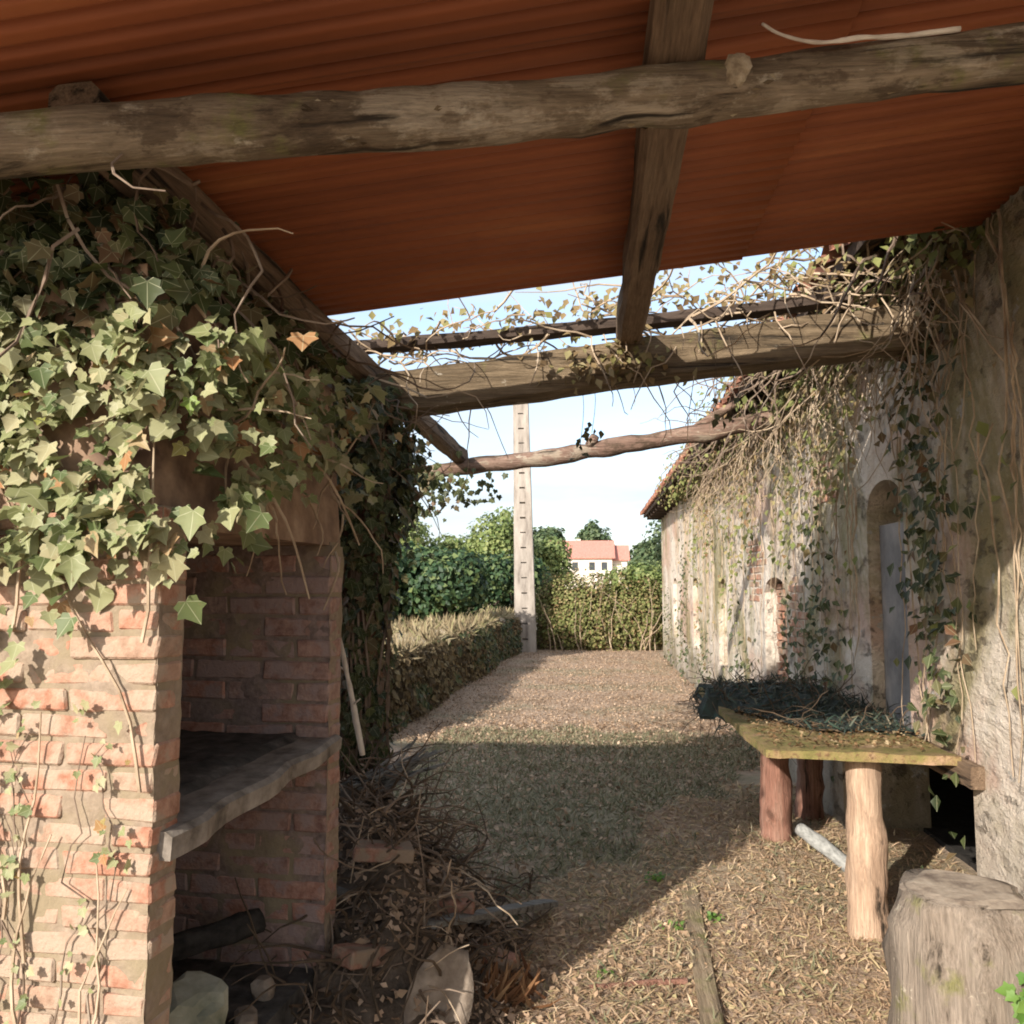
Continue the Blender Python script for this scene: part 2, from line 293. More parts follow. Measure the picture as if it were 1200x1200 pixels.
class MB:
    def __init__(s): s.v = []; s.f = []
    def add(s, vs, fs):
        b = len(s.v); s.v.extend([tuple(v) for v in vs]); s.f.extend([tuple(i + b for i in f) for f in fs])
    def box(s, lo, hi, M=None, jit=0.0):
        vs = [Vector((x, y, z)) for x in (lo[0], hi[0]) for y in (lo[1], hi[1]) for z in (lo[2], hi[2])]
        if jit: vs = [v + Vector((rnd.uniform(-jit, jit), rnd.uniform(-jit, jit), rnd.uniform(-jit, jit))) for v in vs]
        if M is not None: vs = [M @ v for v in vs]
        s.add(vs, [(0, 1, 3, 2), (4, 6, 7, 5), (0, 4, 5, 1), (2, 3, 7, 6), (0, 2, 6, 4), (1, 5, 7, 3)])
    def tube(s, pts, rad, n=6, sq=False, amp=0.0, nf=6.0, up=(0, 0, 1), cap=True, wh=(1, 1)):
        pts = [Vector(p) for p in pts]
        if not hasattr(rad, '__len__'): rad = [rad] * len(pts)
        b = len(s.v); m = len(pts); seed = rnd.uniform(0, 99)
        for i, p in enumerate(pts):
            d = (pts[min(i + 1, m - 1)] - pts[max(i - 1, 0)]).normalized()
            u = Vector(up)
            if abs(u.dot(d)) > 0.95: u = Vector((1, 0, 0)) if abs(d.x) < 0.9 else Vector((0, 1, 0))
            a = d.cross(u).normalized(); c = a.cross(d).normalized()
            for k in range(n):
                t = 2 * math.pi * (k + 0.5) / n; ca, sa = math.cos(t), math.sin(t)
                r = rad[i]
                if sq: r = r / max(abs(ca), abs(sa)) * (0.96 if abs(abs(ca) - abs(sa)) < 0.25 else 1.0)
                q = p + a * (ca * r * wh[0]) + c * (sa * r * wh[1])
                if amp: q = q + (a * ca + c * sa) * (amp * mnoise.noise(Vector((q.x * nf, q.y * nf, q.z * nf)) + Vector((seed, seed, 0))))
                s.v.append(tuple(q))
        for i in range(m - 1):
            for k in range(n):
                k2 = (k + 1) % n
                s.f.append((b + i * n + k, b + i * n + k2, b + (i + 1) * n + k2, b + (i + 1) * n + k))
        if cap:
            s.f.append(tuple(b + k for k in reversed(range(n)))); s.f.append(tuple(b + (m - 1) * n + k for k in range(n)))
    def build(s, name, mat, parent=None, smooth=False, loc=None, fix=False):
        me = bpy.data.meshes.new(name); me.from_pydata(s.v, [], s.f)
        if fix:
            b_ = bmesh.new(); b_.from_mesh(me); bmesh.ops.recalc_face_normals(b_, faces=b_.faces[:]); b_.to_mesh(me); b_.free()
        if smooth: me.polygons.foreach_set('use_smooth', np.ones(len(me.polygons), dtype=bool))
        me.update(); me.materials.append(mat)
        return link(name, me, parent, loc)
def lerp_path(pts, n):
    pts = [Vector(p) for p in pts]; out = []
    m = len(pts) - 1
    for i in range(n + 1):
        t = i / n * m; j = min(int(t), m - 1); f = t - j
        p0, p1, p2, p3 = pts[max(j - 1, 0)], pts[j], pts[j + 1], pts[min(j + 2, m)]
        out.append(0.5 * ((2 * p1) + (p2 - p0) * f + (2 * p0 - 5 * p1 + 4 * p2 - p3) * f * f + (3 * p1 - p0 - 3 * p2 + p3) * f ** 3))
    return out
def wander(p, d, length, seg=8, wob=0.25, sag=0.0):
    p = Vector(p); d = Vector(d).normalized(); out = [p.copy()]
    for i in range(seg):
        d = (d + Vector((rnd.gauss(0, wob), rnd.gauss(0, wob), rnd.gauss(0, wob) - sag))).normalized()
        p = p + d * (length / seg); out.append(p.copy())
    return out
def taper(r0, r1, n): return [r0 + (r1 - r0) * i / max(n - 1, 1) for i in range(n)]

# leaf templates: x across, y from the stalk to the tip, z out of the blade
def fan(outline, mid, lift):
    V = [(0, mid, -0.03)] + [(x, y, lift * abs(x)) for x, y in outline]
    F = [(0, i, i + 1) for i in range(1, len(outline))] + [(0, len(outline), 1)]
    return np.array(V, dtype=np.float32), np.array(F, dtype=np.int32)
half = [(0.0, 0.04), (0.18, -0.10), (0.42, 0.0), (0.38, 0.20), (0.54, 0.42), (0.31, 0.52), (0.0, 1.0)]
half2 = [(0.0, 0.02), (0.22, -0.08), (0.44, 0.06), (0.42, 0.24), (0.50, 0.40), (0.33, 0.58), (0.0, 1.0)]
IVY2_T = fan([(-x, y) for x, y in reversed(half2[1:-1])] + [half2[0]] + half2[1:], 0.34, 0.30)
IVY_T = fan([(-x, y) for x, y in reversed(half[1:-1])][::1] + [half[0]] + half[1:], 0.34, 0.22)
OVAL_T = (np.array([(0, 0, 0), (0.34, 0.42, 0.12), (0, 1, -0.06), (-0.34, 0.42, 0.12)], dtype=np.float32), np.array([(0, 1, 2), (0, 2, 3)], dtype=np.int32))
BLADE_T = (np.array([(-0.06, 0, 0), (0.06, 0, 0), (0.05, 0.5, 0.08), (-0.05, 0.5, 0.08), (0, 1, 0.0)], dtype=np.float32), np.array([(0, 1, 2), (0, 2, 3), (3, 2, 4)], dtype=np.int32))
def frames(nrm, tip):
    nrm = nrm / np.linalg.norm(nrm, axis=1, keepdims=True)
    tip = tip - nrm * np.sum(nrm * tip, axis=1, keepdims=True)
    tip = tip / (np.linalg.norm(tip, axis=1, keepdims=True) + 1e-6)
    x = np.cross(tip, nrm)
    return np.stack([x, tip, nrm], axis=2)
def scatter_mesh(name, T, P, nrm, tip, size, mat, widen=None):
    Mx = frames(np.asarray(nrm, dtype=np.float32), np.asarray(tip, dtype=np.float32)).astype(np.float32)
    tv, tf = T; tv = tv[None] * np.asarray(size, dtype=np.float32)[:, None, None]
    if widen is not None: tv = tv * np.stack([widen, np.ones_like(widen), np.ones_like(widen)], axis=1)[:, None, :].astype(np.float32)
    V = np.einsum('nij,nkj->nki', Mx, tv) + np.asarray(P, dtype=np.float32)[:, None, :]
    n, k = V.shape[:2]
    F = tf[None] + (np.arange(n) * k)[:, None, None]
    me = np_mesh(name, V.reshape(-1, 3), F.reshape(-1, tf.shape[1]), mat)
    uv = me.uv_layers.new(name='UVMap'); uv.data.foreach_set('uv', np.tile(T[0][tf.ravel()][:, :2], (n, 1)).astype(np.float32).ravel())
    return me
def leaf_variant(T, mat, k):
    V, F = T; V = V.copy(); r = np.random.default_rng(k)
    V[:, 2] += 0.12 * np.sin(V[:, 1] * 3 + k) * r.uniform(0.3, 1); V[:, 0] *= r.uniform(0.85, 1.1)
    uvs = V[F.ravel()][:, :2].copy()
    V[:, 2] += -0.22 * (V[:, 1] - .3) ** 2 * r.uniform(.3, 1.6) + 0.10 * np.sin(V[:, 0] * 5 + k)
    V[:, :2] += r.normal(0, 0.045, (len(V), 2))
    me = np_mesh('leaf', V, F, mat, True)
    me.uv_layers.new(name='UVMap').data.foreach_set('uv', uvs.astype(np.float32).ravel()); return me
def leaf_objects(P, nrm, tip, size, meshes, parent):
    Mx = frames(np.asarray(nrm, float), np.asarray(tip, float))
    for i in range(len(P)):
        o = bpy.data.objects.new('leaf', meshes[i % len(meshes)]); COL.objects.link(o); o.parent = parent
        m = Matrix.Identity(4)
        for a in range(3):
            for b in range(3): m[a][b] = Mx[i][a][b] * size[i]
            m[a][3] = P[i][a]
        o.matrix_basis = m
def jitter_dirs(n, base, spread):
    return np.asarray(base, float)[None] + npr.normal(0, spread, (n, 3))
def fbm(x, y, s=1.0): return mnoise.noise(Vector((x * s, y * s, 3.1))) + 0.5 * mnoise.noise(Vector((x * s * 2.1, y * s * 2.1, 7.7)))

def brick_mesh(lx, ly, lz, mat, k):
    bm = bmesh.new(); bmesh.ops.create_cube(bm, size=1)
    r = random.Random(k)
    for v in bm.verts: v.co = Vector((v.co.x * lx + r.uniform(-.006, .006), v.co.y * ly + r.uniform(-.004, .004), v.co.z * lz + r.uniform(-.004, .004)))
    bmesh.ops.bevel(bm, geom=bm.edges[:], offset=0.0055, segments=1, affect='EDGES')
    me = bpy.data.meshes.new('brick'); bm.to_mesh(me); bm.free(); me.materials.append(mat); return me

def UD(px, py, d):
    q = U(px, py, 1.0 if py > 690 else 2.5); k = d / math.hypot(q.x, q.y); return Vector((q.x * k, q.y * k, EYE + (q.z - EYE) * k))
def U(px, py, z):
    a, b = (px - 600) / 1000, (600 - py) / 1000; t = math.atan(.087); ph = math.atan(.09)
    d = Vector((a, math.cos(t) - b * math.sin(t), math.sin(t) + b * math.cos(t))); d = d * ((z - EYE) / d.z)
    return Vector((d.x * math.cos(ph) - d.y * math.sin(ph), d.x * math.sin(ph) + d.y * math.cos(ph), z))

# ------------------------------------------------------------------ ground and terrace
def gz(x, y):
    z = 0.10 * math.exp(-((x - 1.05) / 0.5) ** 2 - ((y - 5.3) / 0.55) ** 2)
    z += 0.10 * math.exp(-((x - 0.55) / 0.45) ** 2 - ((y - 6.2) / 0.5) ** 2)
    z += 0.016 * fbm(x, y, 1.7) + 0.008 * mnoise.noise(Vector((x * 7, y * 7, 0)))
    return z
def axis_vals(a, b, step, far0, far1):
    v = list(np.arange(a, b + 1e-6, step)); g = step
    x = b
    while x < far1: g *= 1.35; x += g; v.append(x)
    x = a; g = step; lo = []
    while x > far0: g *= 1.35; x -= g; lo.append(x)
    return lo[::-1] + v
def sheet_from(xs, ys, zf, name, mat):
    V = np.array([(x, y, zf(x, y)) for y in ys for x in xs], dtype=np.float32)
    nx, ny = len(xs), len(ys)
    idx = np.arange(nx * ny).reshape(ny, nx)
    F = np.stack([idx[:-1, :-1], idx[:-1, 1:], idx[1:, 1:], idx[1:, :-1]], axis=-1).reshape(-1, 4)
    return link(name, np_mesh(name, V, F, mat, True))
ground = sheet_from(axis_vals(-2.6, 1.8, 0.07, -900, 900), axis_vals(0.5, 12, 0.07, -300, 1500), gz, 'ground', ground_m)
tag(ground, 'brown earth yard floor strewn with mulch', kind='structure')

def bank_edge(y): return -2.28 + (y - 9.5) * 0.038 + 0.05 * math.sin(y * 1.3)
def terr_z(x, y): return 0.81 + 0.13 * fbm(x, y, 0.8) + 0.006 * max(0, y - 10)
ys_t = axis_vals(8.6, 24, 0.25, 8.5, 75)
tv, tf = [], []
offs = [-60, -30, -16, -9, -5, -3, -2, -1.3, -0.8, -0.45, -0.2, -0.05]
for y in ys_t:
    e = bank_edge(min(y, 24))
    for o in offs: tv.append((e + o, y, terr_z(e + o, y) - (0.05 if o > -0.1 else 0)))
    tv.append((e + 0.03, y, terr_z(e, y) - 0.22)); tv.append((e + 0.1, y, -0.1))
nc = len(offs) + 2
for j in range(len(ys_t) - 1):
    for i in range(nc - 1): tf.append((j * nc + i, j * nc + i + 1, (j + 1) * nc + i + 1, (j + 1) * nc + i))
b0 = len(tv)
for i in range(nc): tv.append((tv[i][0], tv[i][1] - 0.05, -0.1))
for i in range(nc - 1): tf.append((i, b0 + i, b0 + i + 1, i + 1))
terrace = link('terrace', np_mesh('terrace', tv, tf, terrace_m, True))
tag(terrace, 'raised bank of dry grass behind the low overgrown edge', kind='structure')

# ------------------------------------------------------------------ barn with its long niched wall
barn = thing('stone_barn', 'long plastered stone barn with arched niches and dark tiled eaves', 'barn', (1.663, 12, 0))
WX, WY0, WY1, WH = 1.663, 0.4, 19.8, 3.28
wall = MB(); wall.box((0, WY0 - 12, -0.2), (0.55, WY1 - 12, WH)); wall_o = wall.build('wall', plaster_m, barn, fix=True)
def arch_cutter(y0, y1, z0, z1, rise, depth):
    m = MB(); n = 10; prof = [(y0, z0), (y1, z0)]
    for i in range(n + 1):
        t = i / n; y = y1 + (y0 - y1) * t
        prof.append((y, z1 - rise + rise * (1 - (2 * t - 1) ** 2) ** 0.5 if rise > 0 else z1))
    k = len(prof)
    vs = [(-0.3, y - 12, z) for y, z in prof] + [(depth, y - 12, z) for y, z in prof]
    fs = [tuple(reversed(range(k))), tuple(range(k, 2 * k))] + [(i, (i + 1) % k, k + (i + 1) % k, k + i) for i in range(k)]
    m.add(vs, fs); return m
NICHES = [(4.68, 5.28, 0.82, 2.20, 0.16, 0.7), (7.45, 8.35, 0.55, 1.68, 0.14, 0.7), (10.6, 11.3, 0.6, 1.70, 0.12, 0.7), (13.3, 14.0, 0.6, 1.73, 0.12, 0.7), (16.5, 17.2, 0.6, 1.76, 0.12, 0.7)]
dg = None
cutters = []
for a in NICHES + [(3.98, 5.95, -0.18, 0.74, 0.0, 0.7)]:  # last cutter: low opening added to darken the space under the table
    c = arch_cutter(*a).build('cutter', plaster_m, barn, fix=True); cutters.append(c)
    md = wall_o.modifiers.new('cut', 'BOOLEAN'); md.operation = 'DIFFERENCE'; md.object = c; md.solver = 'EXACT'
bpy.context.view_layer.update()
dg = bpy.context.evaluated_depsgraph_get()
new_me = bpy.data.meshes.new_from_object(wall_o.evaluated_get(dg))
wall_o.modifiers.clear(); wall_o.data = new_me; new_me.name = 'wall'
for c in cutters: bpy.data.objects.remove(c)
# niche back panels with the brick infill of the second one
brick_fill = MB()
rw = 0
z = 0.56
while z < 1.6:
    y = 7.46 - (0.13 if rw % 2 else 0)
    while y < 8.34:
        lo, hi = max(y, 7.46), min(y + 0.24, 8.34)
        if hi - lo > 0.04: brick_fill.box((0.105 + rnd.uniform(-.012, .012), lo - 12, z), (0.149, hi - 12 - 0.012, min(z + 0.056, 1.62)), jit=0.004)
        y += 0.252
    z += 0.068; rw += 1
for (a0, a1, zt, dp, mt) in ((4.68, 5.28, 1.96, .07, 'grey_niche_board'), (10.6, 11.3, 1.38, .10, None), (13.3, 14.0, 1.41, .10, None), (16.5, 17.2, 1.44, .10, None)):
    pm = MB(); pm.box((dp, a0 - 12 + .006, .81 if a0 < 5 else .61), (dp + .1, a1 - 12 - .006, zt))
    pm.build('niche_panel', simple_mat(mt, [(.3, (.10, .095, .095)), (.5, (.20, .19, .185)), (.7, (.30, .275, .255))], 3.5, bump=.6) if mt else plaster_m, barn)
pm = MB(); pm.box((.15, 7.456 - 12, .56), (.25, 8.344 - 12, 1.62)); pm.build('niche_panel', mortar_m, barn)
bf = brick_fill.build('niche_infill', brick_m, barn); bf['kind'] = 'stuff'
lt = MB(); lt.tube(lerp_path([(-.012, 3.86 - 12, .79), (-.01, 5 - 12, .785), (-.012, 6.1 - 12, .79)], 20), .05, 12, True, .012, 6); lt.build('lintel', wood_y, barn)  # beam over the added low opening
# bricks showing where the plaster has fallen
xb = [brick_mesh(.03, .235, .056, brick_m, 140 + k) for k in range(4)]
for (cy, cz, ry, rz2) in ((8.75, 1.75, .42, .34), (7.1, 1.35, .24, .40), (6.2, 2.35, .35, .2)):
    row = 0; z = cz - rz2
    while z < cz + rz2:
        y = cy - ry + (.125 if row % 2 else 0)
        while y < cy + ry:
            inside = ((y - cy) / ry) ** 2 + ((z - cz) / rz2) ** 2 < 1 + .5 * fbm(y * 2, z * 2)
            if inside and not any(a_ - .14 < y < b_ + .14 and z < z1_ + .05 for a_, b_, z0_, z1_, *_r in NICHES):
                o = bpy.data.objects.new('brick', rnd.choice(xb)); COL.objects.link(o); o.parent = barn
                o.location = (.009 + rnd.uniform(-.007, .004), y - 12, z); o.rotation_euler = (rnd.gauss(0, .02), 0, rnd.gauss(0, .015))
            y += .25
        z += .07; row += 1
# roof: slope rising away from the yard, an overhanging eave with rafter ends and a row of tiles
sl = 0.38
floor_b = MB(); floor_b.box((.5, WY0 - 12 + .3, -.05), (4.0, WY1 - 12 - .3, .028)); floor_b.build('floor', char_m, barn)  # floor coloured near black to keep the added opening dark
roof = MB()
def roof_z(x): return WH + 0.02 + (x + 0.35) * sl - 0.1
vs = []
for y in (WY0 - 0.2, WY1 + 0.35):
    for x in (-0.38, 4.0):
        vs += [(x, y - 12, roof_z(x)), (x, y - 12, roof_z(x) + 0.07)]
roof.add(vs, [(0, 2, 3, 1), (4, 5, 7, 6), (0, 1, 5, 4), (2, 6, 7, 3), (0, 4, 6, 2), (1, 3, 7, 5)])
roof.build('roof_deck', dark_eave_m, barn)
tiles = MB()
y = WY0 - 0.1
while y < WY1 + 0.3:
    for k in range(5):
        x0 = -0.46 + k * 0.36 + rnd.uniform(-.02, .02); x1 = x0 + 0.42; r = 0.085
        n = 5; b = []
        for xx, lift in ((x0, 0.075 + 0.02), (x1, 0.07)):
            for i in range(n + 1):
                a = math.pi * i / n; b.append((xx, y - 12 + r * math.cos(a) + rnd.uniform(-.004, .004), roof_z(xx) + lift + 0.8 * r * math.sin(a)))
        tiles.add(b, [(i, i + 1, n + 2 + i, n + 1 + i) for i in range(n)])
    y += 0.2
t_o = tiles.build('roof_tile', tile_m, barn); t_o['kind'] = 'stuff'
raf = MB(); raf.box((-0.215, -.045, -.045), (0.215, .045, .045)); raf_me = raf.build('rafter_end', dark_eave_m, barn)
y = WY0 + 0.05; first = True
while y < WY1:
    r_o = raf_me if first else link('rafter_end', raf_me.data, barn)
    r_o.location = (-0.115, y - 12, roof_z(-0.3) - 0.057); first = False; y += 0.62
gab = MB(); gab.add([(0.3, WY1 - 12 - 0.01, WH - 0.1), (4.0, WY1 - 12 - 0.01, WH - 0.1), (4.0, WY1 - 12 - 0.01, roof_z(4.0)), (0.3, WY1 - 12 - 0.01, roof_z(0.3)),
     (0.3, WY1 - 12 - 0.3, WH - 0.1), (4.0, WY1 - 12 - 0.3, WH - 0.1), (4.0, WY1 - 12 - 0.3, roof_z(4.0)), (0.3, WY1 - 12 - 0.3, roof_z(0.3))],
     [(0, 1, 2, 3), (7, 6, 5, 4), (0, 3, 7, 4), (1, 5, 6, 2), (0, 4, 5, 1), (3, 2, 6, 7)])
gab.box((0.55, WY1 - 12 - 0.3, -0.2), (4.0, WY1 - 12 - 0.01, WH - 0.1)); gab.box((0.55, WY0 - 12, -0.2), (4.0, WY0 - 12 + .3, WH - 0.1)); gab.box((4.0, WY0 - 12, -0.2), (4.3, WY1 - 12, roof_z(4.0)))
gab.build('gable_wall', plaster_m, barn)

# ------------------------------------------------------------------ the lean-to roof
lean = thing('lean_to_roof', 'lean-to roof of red corrugated sheets on old beams and poles', 'roof', (0, 2.5, 0))
LO = Vector((0, 2.5, 0))
def L(p): return Vector(p) - LO
def rz_(x): return 2.90 + 0.108 * x          # underside of the sheets
SH_Y0, SH_Y1, PER = 1.1, 3.60, 0.076
def sheet(x0, x1, y0, y1, lift, skew):
    ny = int((y1 - y0) / PER * 12); xs = np.linspace(x0, x1, 7); ys = np.linspace(y0, y1, ny + 1)
    V = []
    for y in ys:
        for x in xs:
            V.append((x, y - LO.y + skew * (x - x0), rz_(x) + 0.004 + lift + 0.030 * max(0.0, math.cos(2 * math.pi * y / PER)) ** 1.6 + 0.006 * fbm(x, y, 1.1)))
    idx = np.arange(len(V)).reshape(ny + 1, 7)
    F = np.stack([idx[:-1, :-1], idx[:-1, 1:], idx[1:, 1:], idx[1:, :-1]], axis=-1).reshape(-1, 4)
    o = link('corrugated_sheet', np_mesh('corrugated_sheet', V, F, sheet_m, True), lean)
    s = o.modifiers.new('thickness', 'SOLIDIFY'); s.thickness = 0.003
    return o
rows = [1.1, 1.93, 2.77, 3.6]
for j in range(3):
    for i, (x0, x1) in enumerate(((-2.25, 0.66), (0.58, 1.64))):
        sheet(x0, x1, rows[j] - (0.06 if j else 0), rows[j + 1], 0.004 * (1 - i) + 0.005 * j + 0.014 * i, rnd.uniform(-.003, .003))
def purlin(x, y0, y1, z, w, h, x1=None):
    m = MB(); x1 = x if x1 is None else x1; pts = lerp_path([L((x, y0, z)), L(((x + x1) / 2 + .008, (y0 + y1) / 2, z - 0.01)), L((x1, y1, z))], 26)
    m.tube(pts, w / 2, 16, True, 0.012, 5.0, wh=(1, h / w)); return m.build('purlin', wood_y, lean)
purlin(0.20, 1.15, 4.27, 2.838, 0.125, 0.125)
purlin(-1.17, 1.77, 7.1, 2.69, 0.12, 0.12, -1.07)
lg = MB(); pts = lerp_path([L((-2.2, 1.70, 2.50)), L((-1.12, 1.76, 2.615)), L((-0.4, 1.83, 2.66)), L((0.18, 1.88, 2.712)), L((0.82, 1.88, 2.762)), L((1.66, 1.9, 2.86))], 60)
lg.tube(pts, [0.073 - 0.016 * i / 60 + 0.002 * math.sin(i * 0.55) for i in range(61)], 24, False, 0.013, 8.0)
lg.build('log_beam', wood_x, lean, True)['label'] = 'round weathered log with pale lichen patches'
FLAKES = []
for i in range(150):
    q = pts[rnd.randrange(4, 58)]; t = rnd.uniform(-2.6, 0.5); rr = .066 - .012 * (q.x + 1.5) / 3
    FLAKES.append((q + Vector((rnd.uniform(-.03, .03), rr * math.cos(t) * -1, rr * math.sin(t))), Vector((0, -math.cos(t), math.sin(t)))))
flake_m = leaf_mat('bark_flake', [(0, (.05, .035, .025)), (.5, (.17, .125, .085)), (.8, (.30, .24, .17)), (1, (.46, .40, .32))], 0, True, .95, .1)
FP = np.array([f[0] for f in FLAKES]); FN = np.array([f[1] for f in FLAKES])
o = link('bark_flake', scatter_mesh('bark_flake', (OVAL_T[0] - np.array([0, .5, 0], dtype=np.float32), OVAL_T[1]), FP, FN + npr.normal(0, .06, FP.shape), np.array([[1, 0, 0]]) + npr.normal(0, .25, FP.shape), npr.uniform(.012, .042, len(FP)), flake_m, npr.uniform(.4, .9, len(FP))), lean); o['kind'] = 'stuff'
bm_ = MB(); pts = lerp_path([L((-1.62, 4.235, 2.507)), L((-0.5, 4.235, 2.622)), L((0.5, 4.23, 2.738)), L((1.66, 4.235, 2.853))], 60)
bm_.tube(pts, 0.104, 20, True, 0.014, 6.0); bm_.build('squared_beam', beam_x, lean)['label'] = 'squared moss-stained beam under the sheet ends'
pl = MB(); pts = lerp_path([L((-1.55, 7.0, 2.515)), L((-0.9, 7.02, 2.61)), L((-0.3, 6.99, 2.665)), L((0.3, 7.03, 2.76)), L((1.0, 7.0, 2.86)), L((1.66, 7.0, 3.0))], 50)
pl.tube(pts, [0.062 + 0.012 * i / 50 + 0.006 * math.sin(i * .7) for i in range(51)], 14, False, 0.02, 6.0)
pl.tube([L((0.85, 7.0, 2.86)), L((1.05, 6.97, 2.99)), L((1.22, 6.95, 3.09))], [0.045, 0.04, 0.03], 9, False, 0.015, 9)
pl.tube([L((0.02, 7.0, 2.76)), L((0.06, 6.96, 2.83))], [0.05, 0.03], 8, False, 0.02, 14)
pl.build('roof_pole', red_x, lean, True)['label'] = 'thin brown bark-stripped pole beyond the sheets'
eb = MB(); eb.tube(lerp_path([L((-1.5, 4.20, 2.80)), L((-0.5, 4.24, 2.868)), L((0.5, 4.26, 2.945)), L((1.3, 4.28, 3.03))], 30), 0.045, 12, True, 0.01, 7, wh=(1.3, 0.55)); eb.build('eave_board', dark_eave_m, lean)
po = MB(); po.tube(lerp_path([L((-1.16, 4.22, -0.1)), L((-1.14, 4.22, 1.2)), L((-1.13, 4.22, 2.45))], 20), 0.10, 14, True, 0.02, 5); po.build('support_post', redpost_z, lean)

# ------------------------------------------------------------------ brick fireplace on the left
FX, FY = -1.046, 2.015
fa = math.atan2(0.096, 1.085)                 # opening runs mostly along y
fire = thing('brick_fireplace', 'old brick outdoor fireplace with sagging grey shelf and sooty inside', 'fireplace', (FX, FY, 0), -fa)
# local axes: +y along the opening, -x into the hearth
FL = 1.085
def put_brick(me, x, y, z, parent, rz=0.0):
    o = bpy.data.objects.new('brick', me); COL.objects.link(o); o.parent = parent
    o.location = (x, y, z); o.rotation_euler = (rnd.gauss(0, .012), rnd.gauss(0, .012), rz + rnd.gauss(0, .012)); return o
full = [brick_mesh(0.236, 0.108, 0.052, brick_m, k) for k in range(5)]
halfb = [brick_mesh(0.116, 0.108, 0.052, brick_m, 20 + k) for k in range(4)]
CR = 0.0645
core = MB(); core.box((-0.752, 0.006, -0.15), (-0.006, 0.104, 1.80)); core.build('mortar_joint', mortar_m, fire)
def smear(parent, org, ax, up_n, w, h, mat, thr, amp=.006):
    nx, nz = int(w / .014), int(h / .014); vs = []
    for j in range(nz + 1):
        for i in range(nx + 1):
            a_, z_ = w * i / nx, h * j / nz; q = Vector(org) + Vector(ax) * a_ + Vector((0, 0, z_))
            k_ = fbm(a_ * 9 + org[1] * 5, z_ * 9) * amp + mnoise.noise(Vector((a_ * 40, z_ * 40, org[0]))) * .003 - thr
            vs.append(tuple(q + Vector(up_n) * k_))
    me = np_mesh('mortar_joint', vs, [(j * (nx + 1) + i, j * (nx + 1) + i + 1, (j + 1) * (nx + 1) + i + 1, (j + 1) * (nx + 1) + i) for j in range(nz) for i in range(nx)], mat, True)
    return link('mortar_joint', me, parent)
smear(fire, (-.755, -.002, -.1), (1, 0, 0), (0, -1, 0), .752, 1.9, mortar_m, .0062, .0075)
smear(fire, (.002, .0, -.1), (0, 1, 0), (1, 0, 0), .11, 1.9, mortar_m, .004, .006)
smear(fire, (-.755, FL + .001, -.1), (1, 0, 0), (0, -1, 0), .752, 1.85, soot_mortar_m, .005, .0085)
smear(fire, (.0015, FL, -.1), (0, 1, 0), (1, 0, 0), .115, 1.85, mortar_m, .004, .006)
for r_ in range(0, 28):
    z = 0.03 + r_ * CR; x = -0.001
    seq = [halfb, full, full, full] if r_ % 2 else [full, full, full, halfb]
    for kind in seq:
        w = 0.236 if kind is full else 0.116
        put_brick(rnd.choice(kind), x - w / 2 + rnd.uniform(-.003, .005), 0.0545 + rnd.uniform(-.007, .004), z, fire); x -= w + 0.011
# far cheek: larger, sooty bricks
fullc = [brick_mesh(0.262, 0.11, 0.066, soot_brick_m, 40 + k) for k in range(5)]
halfc = [brick_mesh(0.128, 0.11, 0.066, soot_brick_m, 60 + k) for k in range(4)]
core2 = MB(); core2.box((-0.752, FL + 0.009, -0.15), (-0.01, FL + 0.106, 1.765)); core2.build('mortar_joint', soot_mortar_m, fire)
for r_ in range(0, 22):
    z = 0.035 + r_ * 0.0785; x = -0.001
    for kind in ([halfc, fullc, fullc] if r_ % 2 else [fullc, fullc, halfc]):
        w = 0.262 if kind is fullc else 0.128
        put_brick(rnd.choice(kind), x - w / 2, FL + 0.0575 + rnd.uniform(-.006, .004), z, fire); x -= w + 0.011
bk = MB(); bk.box((-0.86, 0.11, -0.15), (-0.70, FL + 0.0, 1.765)); bk.build('back_wall', soot_mortar_m, fire)
hd = MB()
hv = [(-0.02, 0.0, 1.752), (-0.86, 0.0, 1.752), (-0.86, FL + 0.11, 1.752), (-0.012, FL + 0.115, 1.752)]
hd.add(hv + [(x - 0.05 if i in (0, 3) else x, y, 2.42) for i, (x, y, z) in enumerate(hv)], [(0, 1, 2, 3), (7, 6, 5, 4), (0, 4, 5, 1), (1, 5, 6, 2), (2, 6, 7, 3), (3, 7, 4, 0)])
hd.build('hood', hood_m, fire)
sf = MB(); pts = [(0.0, 0.0, 0), (0, 0, 0)]
N_ = 16
def shelf_z(y): return 1.005 + 0.045 * (y / FL)
sv = []
for i in range(N_ + 1):
    y = 0.03 + (FL + 0.03) * i / N_; f = 0.03 + 0.012 * math.sin(i * 1.1) + 0.008 * rnd.random(); t = 0.068 - 0.016 * i / N_
    zt = shelf_z(y)
    sv += [(f, y, zt - t), (f + 0.004, y, zt - 0.012), (f - 0.014, y, zt), (-0.34, y, zt + 0.004), (-0.72, y, zt), (-0.72, y, zt - t)]
sfc = []
for i in range(N_):
    for k in range(6): sfc.append((i * 6 + k, i * 6 + (k + 1) % 6, (i + 1) * 6 + (k + 1) % 6, (i + 1) * 6 + k))
sfc += [tuple(range(6))[::-1], tuple(N_ * 6 + k for k in range(6))]
sf.add(sv, sfc); sf.build('shelf', slab_m, fire)
ah = MB(); g = 14
av = [(-0.70 + 0.62 * i / g, 0.13 + 0.93 * j / g, shelf_z(0.13 + 0.93 * j / g) + 0.012 + 0.018 * max(0, fbm(i * .5, j * .5)) - (0.03 if i == g else 0)) for j in range(g + 1) for i in range(g + 1)]
ah.add(av, [(j * (g + 1) + i, j * (g + 1) + i + 1, (j + 1) * (g + 1) + i + 1, (j + 1) * (g + 1) + i) for j in range(g) for i in range(g)])
